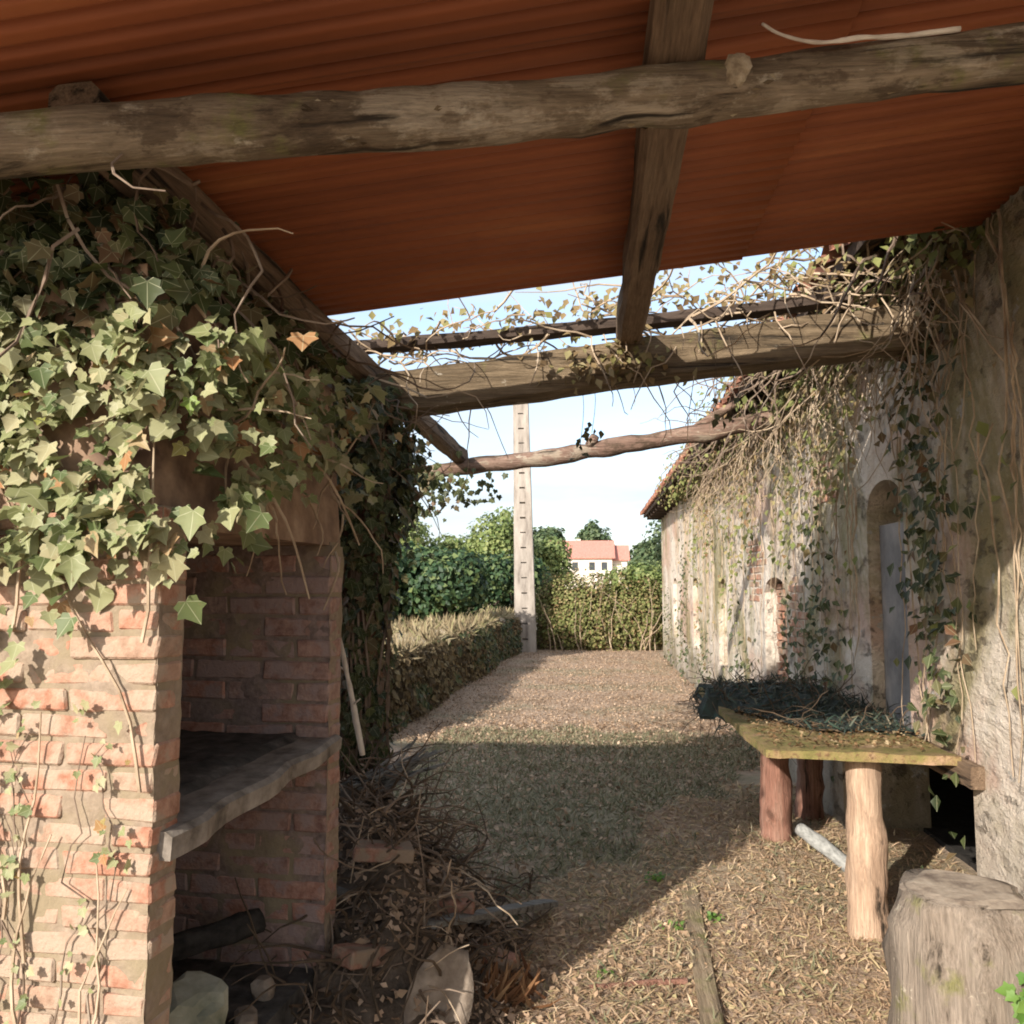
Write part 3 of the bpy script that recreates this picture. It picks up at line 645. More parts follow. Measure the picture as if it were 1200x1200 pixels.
o = ah.build('ash', ash_m, fire, True); o['kind'] = 'stuff'
he = MB(); he.box((-0.70, 0.11, -0.1), (-0.03, FL, 0.24)); he.build('hearth', ash_m, fire)
def F2W(x, y, z):
    c, s = math.cos(-fa), math.sin(-fa); return Vector((FX + x * c - y * s, FY + x * s + y * c, z))

def rough_rock(name, loc, size, mat, seed, label, cat, rot=(0, 0, 0), flat=0.0, parent=None, sub=3, group=None):
    bm = bmesh.new(); bmesh.ops.create_icosphere(bm, subdivisions=sub, radius=1)
    for v in bm.verts:
        n_ = mnoise.noise(v.co * 1.3 + Vector((seed, 0, 0))) * 0.35 + mnoise.noise(v.co * 3.5 + Vector((0, seed, 0))) * 0.12
        p = v.co * (1 + n_)
        for ax in range(3): p[ax] = math.copysign(min(abs(p[ax]), 0.78 + 0.04 * mnoise.noise(v.co * 5)), p[ax])
        v.co = Vector((p.x * size[0], p.y * size[1], p.z * size[2]))
    me = bpy.data.meshes.new(name); bm.to_mesh(me); bm.free(); me.materials.append(mat)
    o = link(name, me, parent, loc); o.rotation_euler = rot
    if parent is None: tag(o, label, cat, group)
    return o
p = F2W(-0.18, 0.50, 0.35); rough_rock('rock', p, (0.13, 0.11, 0.10), rock_m, 3.3, 'green mossy stone lying in the fireplace hearth', 'stone', (0.2, 0.1, 0.6))
cl = MB(); cl.tube(lerp_path([F2W(-0.42, 0.72, 0.42), F2W(-0.28, 0.86, 0.43), F2W(-0.20, 0.98, 0.44)], 10), [0.042] * 11, 10, False, 0.012, 18)
tag(cl.build('charred_log', char_m, None, True), 'short charred log lying in the fireplace hearth', 'log')
for i, (qx, qy) in enumerate(((-.12, .86), (-.30, .62), (-.08, .66))):
    q = F2W(qx, qy, 0.265)
    rough_rock('rubble_stone', q, (rnd.uniform(.04, .08), rnd.uniform(.04, .07), rnd.uniform(.03, .05)), ash_m if i % 2 else stone_m, i * 7.7, ('sooty rubble piece under the end of the charred log', 'tan rubble piece between the mossy stone and the charred log', 'black rubble piece at the front edge of the hearth floor')[i], 'stone', (0, 0, i), sub=2, group='rubble on the hearth floor')
kb = bmesh.new(); bmesh.ops.create_icosphere(kb, subdivisions=3, radius=1)
for v in kb.verts:
    k_ = 1 + .38 * mnoise.noise(v.co * 1.7 + Vector((3, 1, 8))) + .15 * mnoise.noise(v.co * 5)
    v.co = Vector((v.co.x * .030 * k_, v.co.y * .016, v.co.z * .040 * k_))
km = bpy.data.meshes.new('knot'); kb.to_mesh(km); kb.free(); km.materials.append(simple_mat('pale_knot_wood', [(.3, (.16, .12, .08)), (.55, (.32, .26, .18)), (.75, (.42, .36, .27))], 40, bump=.9))
kn = link('knot', km, lean, L((.335, 1.828, 2.735))); kn.rotation_euler = (0, .35, 0)
# unseen block added left of the fireplace to cast the shade across the yard
shadow_block = thing('yard_shadow_block', 'unseen block added beside the fireplace to cast the yard shadow', 'shadow_block', (-3.6, 2.9, 0))
sw = MB(); sw.box((-2.6, -0.62, -0.1), (1.72, 0.75, 2.62)); sw.build('wall', mortar_m, shadow_block)

# ------------------------------------------------------------------ ivy on the fireplace
ivy = thing('ivy_plant', 'pale large-leaved ivy draped over the fireplace hood and pier', 'ivy', (-1.3, 1.98, 0))
IL = np.array([-1.3, 1.98, 0])
def ivy_points(n, face):
    """points a little proud of the front (towards -y) or of the opening side (towards +x) of the hood"""
    if face == 'front':
        x = npr.uniform(-0.75, 0.03, n); z = npr.uniform(1.60, 2.28, n)
        off = np.abs(npr.normal(0, 0.07, n)) + 0.02
        P = np.stack([x, -off, z], 1)
    else:
        y = npr.uniform(-0.05, 1.16, n); z = npr.uniform(1.78, 2.30, n)
        off = np.abs(npr.normal(0, 0.09, n)) + 0.02
        P = np.stack([off, y, z], 1)
    c, s = math.cos(-fa), math.sin(-fa)
    return np.stack([FX + P[:, 0] * c - P[:, 1] * s, FY + P[:, 0] * s + P[:, 1] * c, P[:, 2]], 1)
def spray(c, n, r):
    return np.asarray(c)[None] + npr.normal(0, 1, (n, 3)) * np.asarray(r)[None]
def keep_ivy(P):
    k = []
    for x, y, z in P:
        lo = 1.66 + 0.10 * fbm(x * 4, y * 4 + 2)
        if y > 2.25: lo = 1.84 + (y - 2.25) * 0.12 + 0.10 * fbm(y * 5, 4.4)
        k.append(z > lo and (fbm(x * 5 + y * 4, z * 5) > -.16) and not (y > 2.5 and rnd.random() < .45))
    return P[np.array(k)]
PT = spray(F2W(-.45, .0, 2.40), 750, (.30, .07, .12)); PT = PT[(PT[:, 2] < 2.60) & (PT[:, 0] < -1.0)]; PT[:, 1] = np.minimum(PT[:, 1], 2.05)
PF = keep_ivy(ivy_points(1500, 'front')); PS = keep_ivy(ivy_points(1300, 'side'))
# leafy sprays hanging a little lower, over the pier and the opening
SPR = np.concatenate([spray(F2W(0.03, -0.03, 1.66), 14, (.035, .02, .05)), spray(F2W(-0.2, -0.04, 1.64), 26, (.07, .02, .05)), spray(F2W(-0.5, -0.04, 1.55), 40, (.12, .02, .09)), spray(F2W(0.05, 0.25, 1.74), 12, (.03, .07, .04))])
AP = np.concatenate([PF, PS, SPR]); npr.shuffle(AP)
front = AP[:, 1] - 0.35 * AP[:, 0]
order = np.argsort(front)                      # nearest to the open front first
big = order[:900]; npr.shuffle(big); big = big[:300]; rest = np.setdiff1d(np.arange(len(AP)), big)
def ivy_dirs(P):
    n = len(P); side = (P[:, 1] > 2.1)[:, None]
    nr = np.where(side, np.array([[0.75, -0.55, 0.45]]), np.array([[0.1, -0.9, 0.5]])) + npr.normal(0, 0.48, (n, 3))
    return nr, np.array([[0, -0.1, -1.0]]) + npr.normal(0, 0.45, (n, 3))
lv = [leaf_variant(IVY2_T if k % 2 else IVY_T, ivy_m, k) for k in range(10)]
nr, tp = ivy_dirs(AP[big]); leaf_objects(AP[big] - IL, nr, tp, np.clip(npr.lognormal(math.log(.047), .32, len(big)), .03, .095), lv, ivy)
nr, tp = ivy_dirs(AP[rest]); o = link('foliage', scatter_mesh('foliage', IVY_T, AP[rest] - IL, nr, tp, np.clip(npr.lognormal(math.log(.045), .3, len(rest)), .025, .085), ivy_i), ivy); o['kind'] = 'stuff'
st = MB()
for i in range(36):
    a = F2W(rnd.uniform(-.6, .06), rnd.uniform(-.06, 0.0), rnd.uniform(0.3, 1.5)) if i < 10 else F2W(0.04, rnd.uniform(0, 1.1), rnd.uniform(1.8, 2.4))
    if i < 10:
        a.y = F2W(0, -0.008, 0).y - 0.02
        pts = wander(a, (rnd.uniform(-.35, .35), 0, 1), rnd.uniform(.3, .8), 8, 0.14)
        for q in pts: q.x = min(q.x, FX - .02)
        for q in pts: q.y = FY - 0.015 - 0.01 * rnd.random() + (q.x - FX) * -math.tan(fa)
    else: pts = wander(a, (rnd.uniform(-.1, .25), rnd.uniform(-.6, .6), rnd.uniform(-1, .3)), rnd.uniform(.2, .45), 8, 0.2, 0.05)
    st.tube([Vector(q) - Vector(IL) for q in pts], taper(0.005, 0.002, 9), 4, cap=False)
for a, b in ((F2W(0.03, 0.30, 1.98), F2W(0.10, 0.66, 1.56)), (F2W(0.08, 0.92, 1.72), F2W(0.09, 0.80, 1.52)), (F2W(0.03, 0.55, 2.1), F2W(0.12, 1.05, 1.75))):
    m_ = (a + b) / 2 + Vector((0.03, 0, 0.03)); st.tube([q - Vector(IL) for q in lerp_path([a, m_, b], 8)], taper(0.006, 0.003, 9), 5)
st.build('stem', palevine_m, ivy)
# thin creeper with small leaves on the pier bricks
cr = thing('creeper', 'thin creeper with tiny leaves climbing the brick pier front', 'creeper', (-1.25, 1.99, 0.3))
CLc = np.array([-1.25, 1.99, 0.3]); cP = []; cm = MB()
for i in range(9):
    x = rnd.uniform(-.6, -.05); z = rnd.uniform(.2, .5); pts = []
    for k in range(14):
        q = F2W(x, -0.012 - 0.008 * rnd.random(), z); pts.append(q - Vector(CLc)); x += rnd.gauss(0, .034); z += rnd.uniform(.03, .09)
        x = max(-0.7, min(-0.01, x))
        for _ in range(rnd.choice((0, 1, 1, 2, 4))): cP.append(F2W(x + rnd.gauss(0, .02), -0.02 - .015 * rnd.random(), z + rnd.gauss(0, .02)))
        if z > 1.6: break
    cm.tube(pts, taper(0.0034, 0.0014, len(pts)), 4, cap=False)
cm.build('stem', twig_m, cr)
cP = np.array(cP); n = len(cP)
o = link('foliage', scatter_mesh('foliage', IVY_T, cP - CLc, jitter_dirs(n, (0, -1, .4), .4), jitter_dirs(n, (0, 0, -1), .8), npr.uniform(.014, .032, n), ivy_i), cr); o['kind'] = 'stuff'

# ivy coloured darker for the shade under the sheets, with dead vines
dv = thing('hanging_ivy', 'shade-darkened ivy and dead vines hanging under the sheets on the left', 'ivy', (-1.4, 2.9, 2.3)); DL = np.array([-1.4, 2.9, 2.3])
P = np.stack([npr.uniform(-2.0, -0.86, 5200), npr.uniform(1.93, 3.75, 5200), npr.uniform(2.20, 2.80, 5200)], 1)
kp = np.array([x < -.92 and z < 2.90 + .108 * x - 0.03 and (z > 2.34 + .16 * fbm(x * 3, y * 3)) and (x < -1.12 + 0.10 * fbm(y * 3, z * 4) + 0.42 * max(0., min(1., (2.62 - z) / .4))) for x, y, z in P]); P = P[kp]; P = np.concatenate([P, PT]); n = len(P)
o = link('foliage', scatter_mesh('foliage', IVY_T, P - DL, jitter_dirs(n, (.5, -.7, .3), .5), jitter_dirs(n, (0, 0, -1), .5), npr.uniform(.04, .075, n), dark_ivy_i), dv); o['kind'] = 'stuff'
m = MB()
for i in range(130):
    a = Vector((rnd.uniform(-1.7, -0.95), rnd.uniform(1.9, 4.0), rnd.uniform(2.45, 2.72)))
    pts = wander(a, (rnd.uniform(-.4, .7), rnd.uniform(-.8, .5), -.5), rnd.uniform(.3, .8), 9, .28, .06)
    m.tube([q - Vector(DL) for q in pts], taper(.006, .002, 10), 4, cap=False)
m.build('stem', twig_m, dv)

# ivy round the far support post
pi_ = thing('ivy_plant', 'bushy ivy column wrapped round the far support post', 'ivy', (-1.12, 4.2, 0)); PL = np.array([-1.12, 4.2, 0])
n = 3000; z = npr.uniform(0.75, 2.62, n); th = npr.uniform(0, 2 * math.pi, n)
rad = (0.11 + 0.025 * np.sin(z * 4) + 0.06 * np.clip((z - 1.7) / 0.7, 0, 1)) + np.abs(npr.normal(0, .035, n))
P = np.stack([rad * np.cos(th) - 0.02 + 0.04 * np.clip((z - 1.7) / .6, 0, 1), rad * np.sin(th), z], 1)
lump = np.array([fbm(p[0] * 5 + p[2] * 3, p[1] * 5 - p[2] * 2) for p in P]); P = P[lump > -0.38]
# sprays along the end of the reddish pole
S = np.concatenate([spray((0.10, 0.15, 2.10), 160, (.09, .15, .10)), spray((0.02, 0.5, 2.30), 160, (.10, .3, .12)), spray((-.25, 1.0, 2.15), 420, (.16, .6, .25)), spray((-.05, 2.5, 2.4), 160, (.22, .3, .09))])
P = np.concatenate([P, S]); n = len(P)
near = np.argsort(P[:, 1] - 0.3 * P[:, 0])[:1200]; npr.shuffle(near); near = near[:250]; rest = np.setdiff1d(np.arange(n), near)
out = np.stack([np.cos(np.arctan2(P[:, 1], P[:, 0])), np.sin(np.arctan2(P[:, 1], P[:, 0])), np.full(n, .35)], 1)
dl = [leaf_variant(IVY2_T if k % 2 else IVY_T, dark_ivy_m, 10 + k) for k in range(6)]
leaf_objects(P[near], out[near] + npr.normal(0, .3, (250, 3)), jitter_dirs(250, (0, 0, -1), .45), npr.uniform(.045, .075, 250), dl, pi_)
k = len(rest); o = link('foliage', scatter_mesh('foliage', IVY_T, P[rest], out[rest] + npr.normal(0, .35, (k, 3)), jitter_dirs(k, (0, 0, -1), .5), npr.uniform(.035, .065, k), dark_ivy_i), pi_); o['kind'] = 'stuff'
m = MB()
for i in range(26):
    a0 = rnd.uniform(0, 6.28); pts = []
    for q in range(12): pts.append(Vector((.13 * math.cos(a0), .13 * math.sin(a0), .4 + q * .18))); a0 += rnd.gauss(0, .3)
    m.tube(pts, taper(.009, .004, 12), 4, cap=False)
for i in range(14): m.tube(wander((.1, rnd.uniform(-.1, .2), rnd.uniform(1.8, 2.5)), (rnd.uniform(.2, 1), rnd.uniform(-.5, .5), rnd.uniform(-.7, .4)), rnd.uniform(.3, .6), 8, .25), taper(.004, .0015, 9), 4, cap=False)
m.build('stem', twig_m, pi_)

# ------------------------------------------------------------------ dry vines over the beam, the eave and the barn wall
vt = thing('dry_vine', 'tangle of dry vine stems and yellow leaves over the squared beam', 'vine', (0.3, 4.2, 2.8)); VL = np.array([0.3, 4.2, 2.8])
m = MB()
for i in range(120):
    x = rnd.uniform(-1.2, 1.6); zz = 2.80 + .108 * x
    a = Vector((x, rnd.uniform(4.05, 4.45), zz + rnd.uniform(-.02, .22)))
    pts = wander(a, (rnd.uniform(-1, 1), rnd.uniform(-.3, .3), rnd.uniform(-.35, .25)), rnd.uniform(.3, .9), 10, .3, .01)
    m.tube([q - Vector(VL) for q in pts], taper(rnd.uniform(.004, .008), .002, 11), 4, cap=False)
for x, ln in ((0.02, .5), (0.08, .62), (.55, .55), (0.62, .4), (.9, .42), (1.2, .5), (-.25, .25), (.3, .3), (1.4, .6), (1.5, .5)):
    a = Vector((x, 4.11, 2.72 + .108 * x + .1)); m.tube([q - Vector(VL) for q in wander(a, (rnd.uniform(-.3, .3), -.1, -1), ln, 9, .18)], taper(.005, .002, 10), 4, cap=False)
m.build('stem', palevine_m, vt)
A = []
for i in range(620):
    x = rnd.uniform(-1.15, 1.62)
    w = 0.07 + 0.15 * max(0, x)
    A.append((x, rnd.uniform(4.06, 4.5), 2.93 + .108 * x + abs(rnd.gauss(0, w))))
for i in range(130): A.append((rnd.gauss(.12, .17), 4.10 + rnd.uniform(-.03, .03), 2.70 + rnd.gauss(0, .055)))
A = np.array(A); n = len(A)
o = link('foliage', scatter_mesh('foliage', OVAL_T, A - VL, jitter_dirs(n, (-.2, -.8, .5), .5), jitter_dirs(n, (0, 0, -1), .6), npr.uniform(.03, .065, n), dry_i), vt); o['kind'] = 'stuff'
dlm = MB()
for (x, y, z) in ((.47, 4.1, 2.40), (.55, 4.1, 2.44), (.02, 4.3, 2.42), (.0, 4.32, 2.36), (-.05, 4.3, 2.33), (.62, 4.12, 2.50)): pass

vw = thing('climbing_vine', 'dry and green creepers hanging down the barn wall and over its eave', 'vine', (1.5, 8, 2.5)); WL = np.array([1.5, 8, 2.5])
m = MB(); A = []; B = []
for i in range(130):
    y = 3.0 + 13.5 * rnd.random() ** 1.3
    z0 = rnd.uniform(2.2, 3.35); ln = min(z0 - (.85 if y < 6.1 else .1), rnd.uniform(.4, 2.6))
    if any(a_ - .04 < y < b_ + .04 for a_, b_, *_ in NICHES) and rnd.random() < .85: continue
    pts = []; yy = y
    for k in range(13):
        zz = z0 - ln * k / 12; yy += rnd.gauss(0, .03)
        pts.append((1.642 - abs(rnd.gauss(0, .012)) - WL[0], yy - WL[1], zz - WL[2]))
        if rnd.random() < .12: A.append((1.635 - abs(rnd.gauss(0, .02)), yy + rnd.gauss(0, .05), zz + rnd.gauss(0, .05)))
    m.tube(pts, taper(rnd.uniform(.003, .008), .002, 13), 4, cap=False)
# dead mat hanging from the wall top
C = []
for i in range(420):
    y = 3.7 + 8.5 * rnd.random() ** 1.4; z0 = rnd.uniform(2.85, 3.4); ln = abs(rnd.gauss(.45, .35)) + .1
    p_ = wander(Vector((1.60 - .12 * rnd.random(), y, z0)), (rnd.uniform(-.15, .1), rnd.uniform(-.5, .5), -1), ln, 9, .22)
    p_ = [Vector((min(q.x, 1.645), q.y, q.z)) - Vector(WL) for q in p_]
    m.tube(p_, taper(rnd.uniform(.003, .007), .0015, 10), 4, cap=False)
for i in range(2600):
    y = 3.7 + 9 * rnd.random() ** 1.4; C.append((1.62 - abs(rnd.gauss(0, .05)), y, 3.32 - abs(rnd.gauss(0, .30 + .14 * fbm(y * 1.2, 2.2)))))
# eave heap
for i in range(9500):
    y = 3.6 + 11.5 * rnd.random() ** 1.2
    top = 0.55 * max(0, 1 - abs(y - 7) / 9)
    A.append((1.48 - abs(rnd.gauss(0, .16)) + rnd.uniform(0, .5), y, 3.12 + rnd.uniform(-.28, 1) * (top + .12) + .12 * fbm(y * 1.5, i * .001)))
# leaf masses down the wall in hanging clumps
for (cy, cz, sy, sz, k) in ((5.6, 2.75, .35, .3, 330), (6.4, 2.5, .5, .35, 420), (7.2, 2.3, .22, .45, 300), (8.8, 2.35, .35, .45, 420), (9.9, 2.3, .5, .5, 500), (11.8, 2.5, .5, .45, 420), (13.2, 2.2, .45, .6, 420), (14.8, 1.6, .2, .6, 260), (6.1, 1.25, .35, .4, 480), (6.9, 1.0, .4, .35, 420), (9.2, .6, .6, .4, 360), (12.4, .45, .5, .3, 300), (15.3, .5, .7, .4, 420), (17.8, .6, .5, .5, 380), (4.25, 2.4, .2, .45, 420), (4.2, 1.6, .17, .4, 420)):
    for i in range(int(k * (.5 if cy < 4.5 else .34))):
        yy, zz = rnd.gauss(cy, sy), max(.02, rnd.gauss(cz, sz))
        if any(a_ - .05 < yy < b_ + .12 and z0_ < zz < z1_ + .1 for a_, b_, z0_, z1_, *_r in NICHES): continue
        (B if cy < 4.5 or cz < 1.7 else A).append((1.63 - abs(rnd.gauss(0, .035)), yy, zz))
m.build('stem', palevine_m, vw)
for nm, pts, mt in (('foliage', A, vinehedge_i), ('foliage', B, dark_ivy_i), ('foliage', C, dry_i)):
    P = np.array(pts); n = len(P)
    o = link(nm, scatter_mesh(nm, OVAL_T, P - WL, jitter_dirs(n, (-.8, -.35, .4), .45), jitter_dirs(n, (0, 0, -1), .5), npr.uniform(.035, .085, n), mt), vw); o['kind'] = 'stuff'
m = MB()
for i in range(140):
    y = 3.6 + 7 * rnd.random(); a = Vector((1.5 - rnd.random() * .25, y, 3.0 + rnd.random() * .6))
    m.tube([q - Vector(WL) for q in wander(a, (rnd.uniform(-.5, .2), rnd.uniform(-1, 1), rnd.uniform(-.9, .4)), rnd.uniform(.4, 1.1), 10, .3, .03)], taper(.009, .003, 11), 4, cap=False)
m.build('stem', twig_m, vw)

# ------------------------------------------------------------------ table against the barn, its net heap, stump, logs
tab = thing('slab_table', 'long mossy slab table on log legs against the barn wall', 'table', (1.22, 4.9, 0)); TL = Vector((1.22, 4.9, 0))
tm = MB(); nx, ny = 14, 40
tvs = []
for j in range(ny + 1):
    for i in range(nx + 1):
        fx, fy = i / nx, j / ny
        x = 0.80 + 0.82 * fx + ((0.022 * fbm(fy * 7, 1.5) + .012 * mnoise.noise(Vector((fy * 40, 0, 0)))) if i == 0 else 0); y = 4.09 + 2.4 * fy + (0.03 * fbm(fx * 6, 4.5) + .012 * mnoise.noise(Vector((fx * 22, 3, 0))) - 0.10 * fx if j == 0 else -0.10 * fx * (1 - fy))
        tvs.append((x - TL.x, y - TL.y, 0.852 + 0.012 * fbm(x * 5, y * 5)))
nt = (nx + 1) * (ny + 1)
tvs += [(x, y, 0.815 + 0.004 * fbm(x * 9, y * 9)) for x, y, z in tvs[:nt]]
fs = []
for j in range(ny):
    for i in range(nx):
        a = j * (nx + 1) + i; q = (a, a + 1, a + nx + 2, a + nx + 1); fs.append(q); fs.append(tuple(nt + t for t in reversed(q)))
loop = [i for i in range(nx + 1)] + [j * (nx + 1) + nx for j in range(1, ny + 1)] + [ny * (nx + 1) + i for i in range(nx - 1, -1, -1)] + [j * (nx + 1) for j in range(ny - 1, 0, -1)]
for a, b in zip(loop, loop[1:] + loop[:1]): fs.append((a, nt + a, nt + b, b))
tm.add(tvs, fs); tm.build('tabletop', tabletop_m, tab)
def leg(x, y, r, mat, lean_=(0, 0)):
    m = MB(); m.tube(lerp_path([Vector((x + lean_[0], y + lean_[1], -.05)) - TL, Vector((x + lean_[0] * .5 + .008, y, .35)) - TL, Vector((x, y, .80)) - TL], 22), [r * (1.08 - .12 * i / 22) for i in range(23)], 22, False, .020, 11)
    return m.build('leg', mat, tab, True)
leg(1.265, 4.22, .085, pale_z, (.0, 0))['label'] = 'pale peeled log leg at the front'
leg(1.10, 5.38, .088, redpost_z)['label'] = 'reddish log leg further back'
leg(1.5, 6.2, .085, redpost_z)
# stem stub on the front leg
lit = []
for i in range(1500): lit.append((rnd.uniform(.84, 1.6), rnd.uniform(4.1, 5.9), .868 + .006 * rnd.random()))
P = np.array(lit); n = len(P)
o = link('leaf_litter', scatter_mesh('leaf_litter', OVAL_T, P, jitter_dirs(n, (0, 0, 1), .35), jitter_dirs(n, (0, 0, 0), 1), npr.uniform(.010, .032, n), leaf_mat('table_litter', [(0, (.10, .055, .03)), (.6, (.25, .15, .085)), (.9, (.33, .23, .14)), (1, (.5, .4, .28))], .1, True, .9, .1))); tag(o, 'brown fallen leaf litter lying on the mossy tabletop', 'leaf litter', kind='stuff')

net = thing('net_heap', 'heap of dark green netting and dead stems on the table end', 'netting', (1.15, 6.1, .86)); NL = Vector((1.15, 6.1, .86))
m = MB(); nx, ny = 16, 40; vs = []
for j in range(ny + 1):
    for i in range(nx + 1):
        fx, fy = i / nx, j / ny; y = 4.55 + 2.05 * fy; x = 0.74 + 0.05 * math.sin(fy * 9) + (0.90) * fx
        if fy < .5: x = 0.74 + (1 - fy * 2) * .42 + (0.9 - (1 - fy * 2) * .42) * fx
        env = min(1, fy * 3.0) * min(1, (1 - fy) * 5) * (math.sin(math.pi * min(1, max(0, fx * .9 + .08)))) ** .6
        if fy < .3: env *= max(0, fx * 1.5 - .3) * .7
        z = .01 + env * (.052 + .04 * fbm(x * 6, y * 6) + .03 * fbm(x * 17, y * 17))
        if i == 0: z = -.05 - .05 * rnd.random() if fy > .35 else .005
        vs.append((x - NL.x, y - NL.y, z))
m.add(vs, [(j * (nx + 1) + i, j * (nx + 1) + i + 1, (j + 1) * (nx + 1) + i + 1, (j + 1) * (nx + 1) + i) for j in range(ny) for i in range(nx)])
netbase_m = simple_mat('dark_net', [(0.3, (0.012, 0.016, 0.013)), (0.55, (0.035, 0.042, 0.034)), (0.75, (0.035, 0.075, 0.066))], 9, bump=1.0, bdist=.02)
m.build('netting', netbase_m, net)
P = np.array([(npr.choice([v[0] for v in vs]), 0, 0)] * 1) if False else np.array([vs[rnd.randrange(len(vs))] for _ in range(2600)]) + npr.normal(0, .02, (2600, 3)); n = len(P)
o = link('shreds', scatter_mesh('shreds', BLADE_T, P, jitter_dirs(n, (0, -.3, 1), .6), jitter_dirs(n, (0, 0, .1), .7), npr.uniform(.03, .09, n), net_i), net); o['kind'] = 'stuff'
m = MB()
for i in range(190):
    q = vs[rnd.randrange(len(vs))]; m.tube(wander(q, (rnd.uniform(-1, 1), rnd.uniform(-1, 1), rnd.uniform(0, .4)), rnd.uniform(.15, .4), 6, .3, .08), taper(.004, .0015, 7), 4, cap=False)
for i in range(16):
    q = Vector((-.42 + .2 * rnd.random(), rnd.uniform(-.5, .45), -.0)); m.tube(wander(q, (-.2, -.2, -1), rnd.uniform(.12, .34), 6, .3), taper(.004, .002, 7), 4, cap=False)
m.build('stem', darkvine_m, net)

stump = thing('tree_stump', 'grey weathered stump standing in front of the table', 'stump', (1.20, 2.98, 0))
m = MB(); m.tube([(0, 0, -.05), (0.005, 0, .0), (0.0, 0, .12), (0, .005, .26), (0, 0, .40), (.0, 0, .52), (0, 0, .60), (0, 0, .625)], [.30, .275, .245, .23, .225, .215, .205, .185], 64, False, .065, 7.5); m.build('trunk', stump_z, stump, True)
m = MB(); m.tube([(0, 0, .62), (0, 0, .631)], [.185, .14], 30, False, .05, 8); m.build('cut_top', simple_mat('grey_endgrain', [(0.3, (0.13, 0.10, 0.08)), (0.5, (0.28, 0.23, 0.18)), (0.75, (0.42, 0.36, 0.29))], 14, bump=.9), stump)
ply = MB(); _a, _b = U(938, 972, .17), U(1012, 1030, .04); ply.tube(lerp_path([_a, (_a + _b) / 2 + Vector((0, 0, .01)), _b], 14), [.040] * 15, 12, False, .008, 10)
tag(ply.build('grey_log', simple_mat('silver_wood', [(.3, (.18, .18, .17)), (.6, (.36, .36, .34)), (.8, (.46, .46, .44))], 9, stretch=(6, 1, 6)), None, True), 'silver grey branch lying under the table behind the front leg', 'branch')
def weed(loc, n, s, label):
    w = thing('weed', label, 'weed', loc, 0, 'green weeds on the yard floor'); P = npr.normal(0, 1, (n, 3)) * np.array([s * .7, s * .7, s * .3]); P[:, 2] = np.abs(P[:, 2]) + .01
    o = link('foliage', scatter_mesh('foliage', OVAL_T, P, jitter_dirs(n, (0, -.3, 1), .4), jitter_dirs(n, (0, 0, .2), 1), npr.uniform(s * .4, s * .9, n), weed_m, npr.uniform(1, 1.6, n)), w); o['kind'] = 'stuff'
for (px, py, n, s, lb) in ((838, 1075, 26, .035, 'bright green weed beside the edge of the mossy board'), (768, 1032, 30, .045, 'pale green weed in the straw near the shadow edge'), (790, 1085, 16, .035, 'small green weed left of the mossy board'), (703, 1140, 12, .03, 'tiny green weed in the sunny straw'), (1090, 1235, 22, .05, 'green weed at the foot of the stump')):
    g_ = U(px, py, 0.02); weed((g_.x, g_.y, gz(g_.x, g_.y)), n, s, lb)
w = thing('weed', 'green leafy sprig growing on the stump side', 'weed', (1.27, 2.73, .40)); P = npr.normal(0, 1, (34, 3)) * np.array([.03, .02, .05])
o = link('foliage', scatter_mesh('foliage', IVY_T, P, jitter_dirs(34, (-.2, -.9, .4), .4), jitter_dirs(34, (0, 0, -1), .5), npr.uniform(.03, .055, 34), weed_m), w); o['kind'] = 'stuff'

# mossy board let into the ground, and a thin batten across
bd = MB(); a, b = U(838, 1215, .008), U(800, 985, .008)
pts = lerp_path([a + (a - b) * .2, (a + b) / 2 + Vector((-.01, 0, .0)), b], 24); bd.tube(pts, .042, 12, True, .012, 6, wh=(1, .4))
tag(bd.build('mossy_board', board_y), 'half buried mossy board running along the straw', 'board')
bd = MB(); a, b = U(690, 1158, .012), U(805, 1150, .012); bd.tube(lerp_path([a, (a + b) / 2 + Vector((0, .01, 0)), b], 10), .012, 8, False, .006, 14)
tag(bd.build('thin_batten', redpost_z), 'thin reddish batten lying in straw left of the mossy board', 'batten')

# ------------------------------------------------------------------ brush pile in the shade behind the fireplace
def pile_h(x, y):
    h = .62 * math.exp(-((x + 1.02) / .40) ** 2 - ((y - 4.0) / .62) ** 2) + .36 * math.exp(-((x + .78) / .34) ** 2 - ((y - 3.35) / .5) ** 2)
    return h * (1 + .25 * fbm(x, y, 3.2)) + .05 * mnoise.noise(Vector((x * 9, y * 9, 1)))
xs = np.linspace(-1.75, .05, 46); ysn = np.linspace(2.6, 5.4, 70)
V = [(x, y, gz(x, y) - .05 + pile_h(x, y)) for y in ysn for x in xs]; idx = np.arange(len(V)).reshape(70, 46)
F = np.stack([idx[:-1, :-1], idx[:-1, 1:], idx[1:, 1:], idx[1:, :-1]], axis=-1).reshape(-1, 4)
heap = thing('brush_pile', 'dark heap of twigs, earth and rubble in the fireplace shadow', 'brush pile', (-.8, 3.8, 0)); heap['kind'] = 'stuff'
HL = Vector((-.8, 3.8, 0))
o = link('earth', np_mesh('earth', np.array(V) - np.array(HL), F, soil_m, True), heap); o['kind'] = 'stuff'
def pz(x, y): return gz(x, y) - .05 + pile_h(x, y)
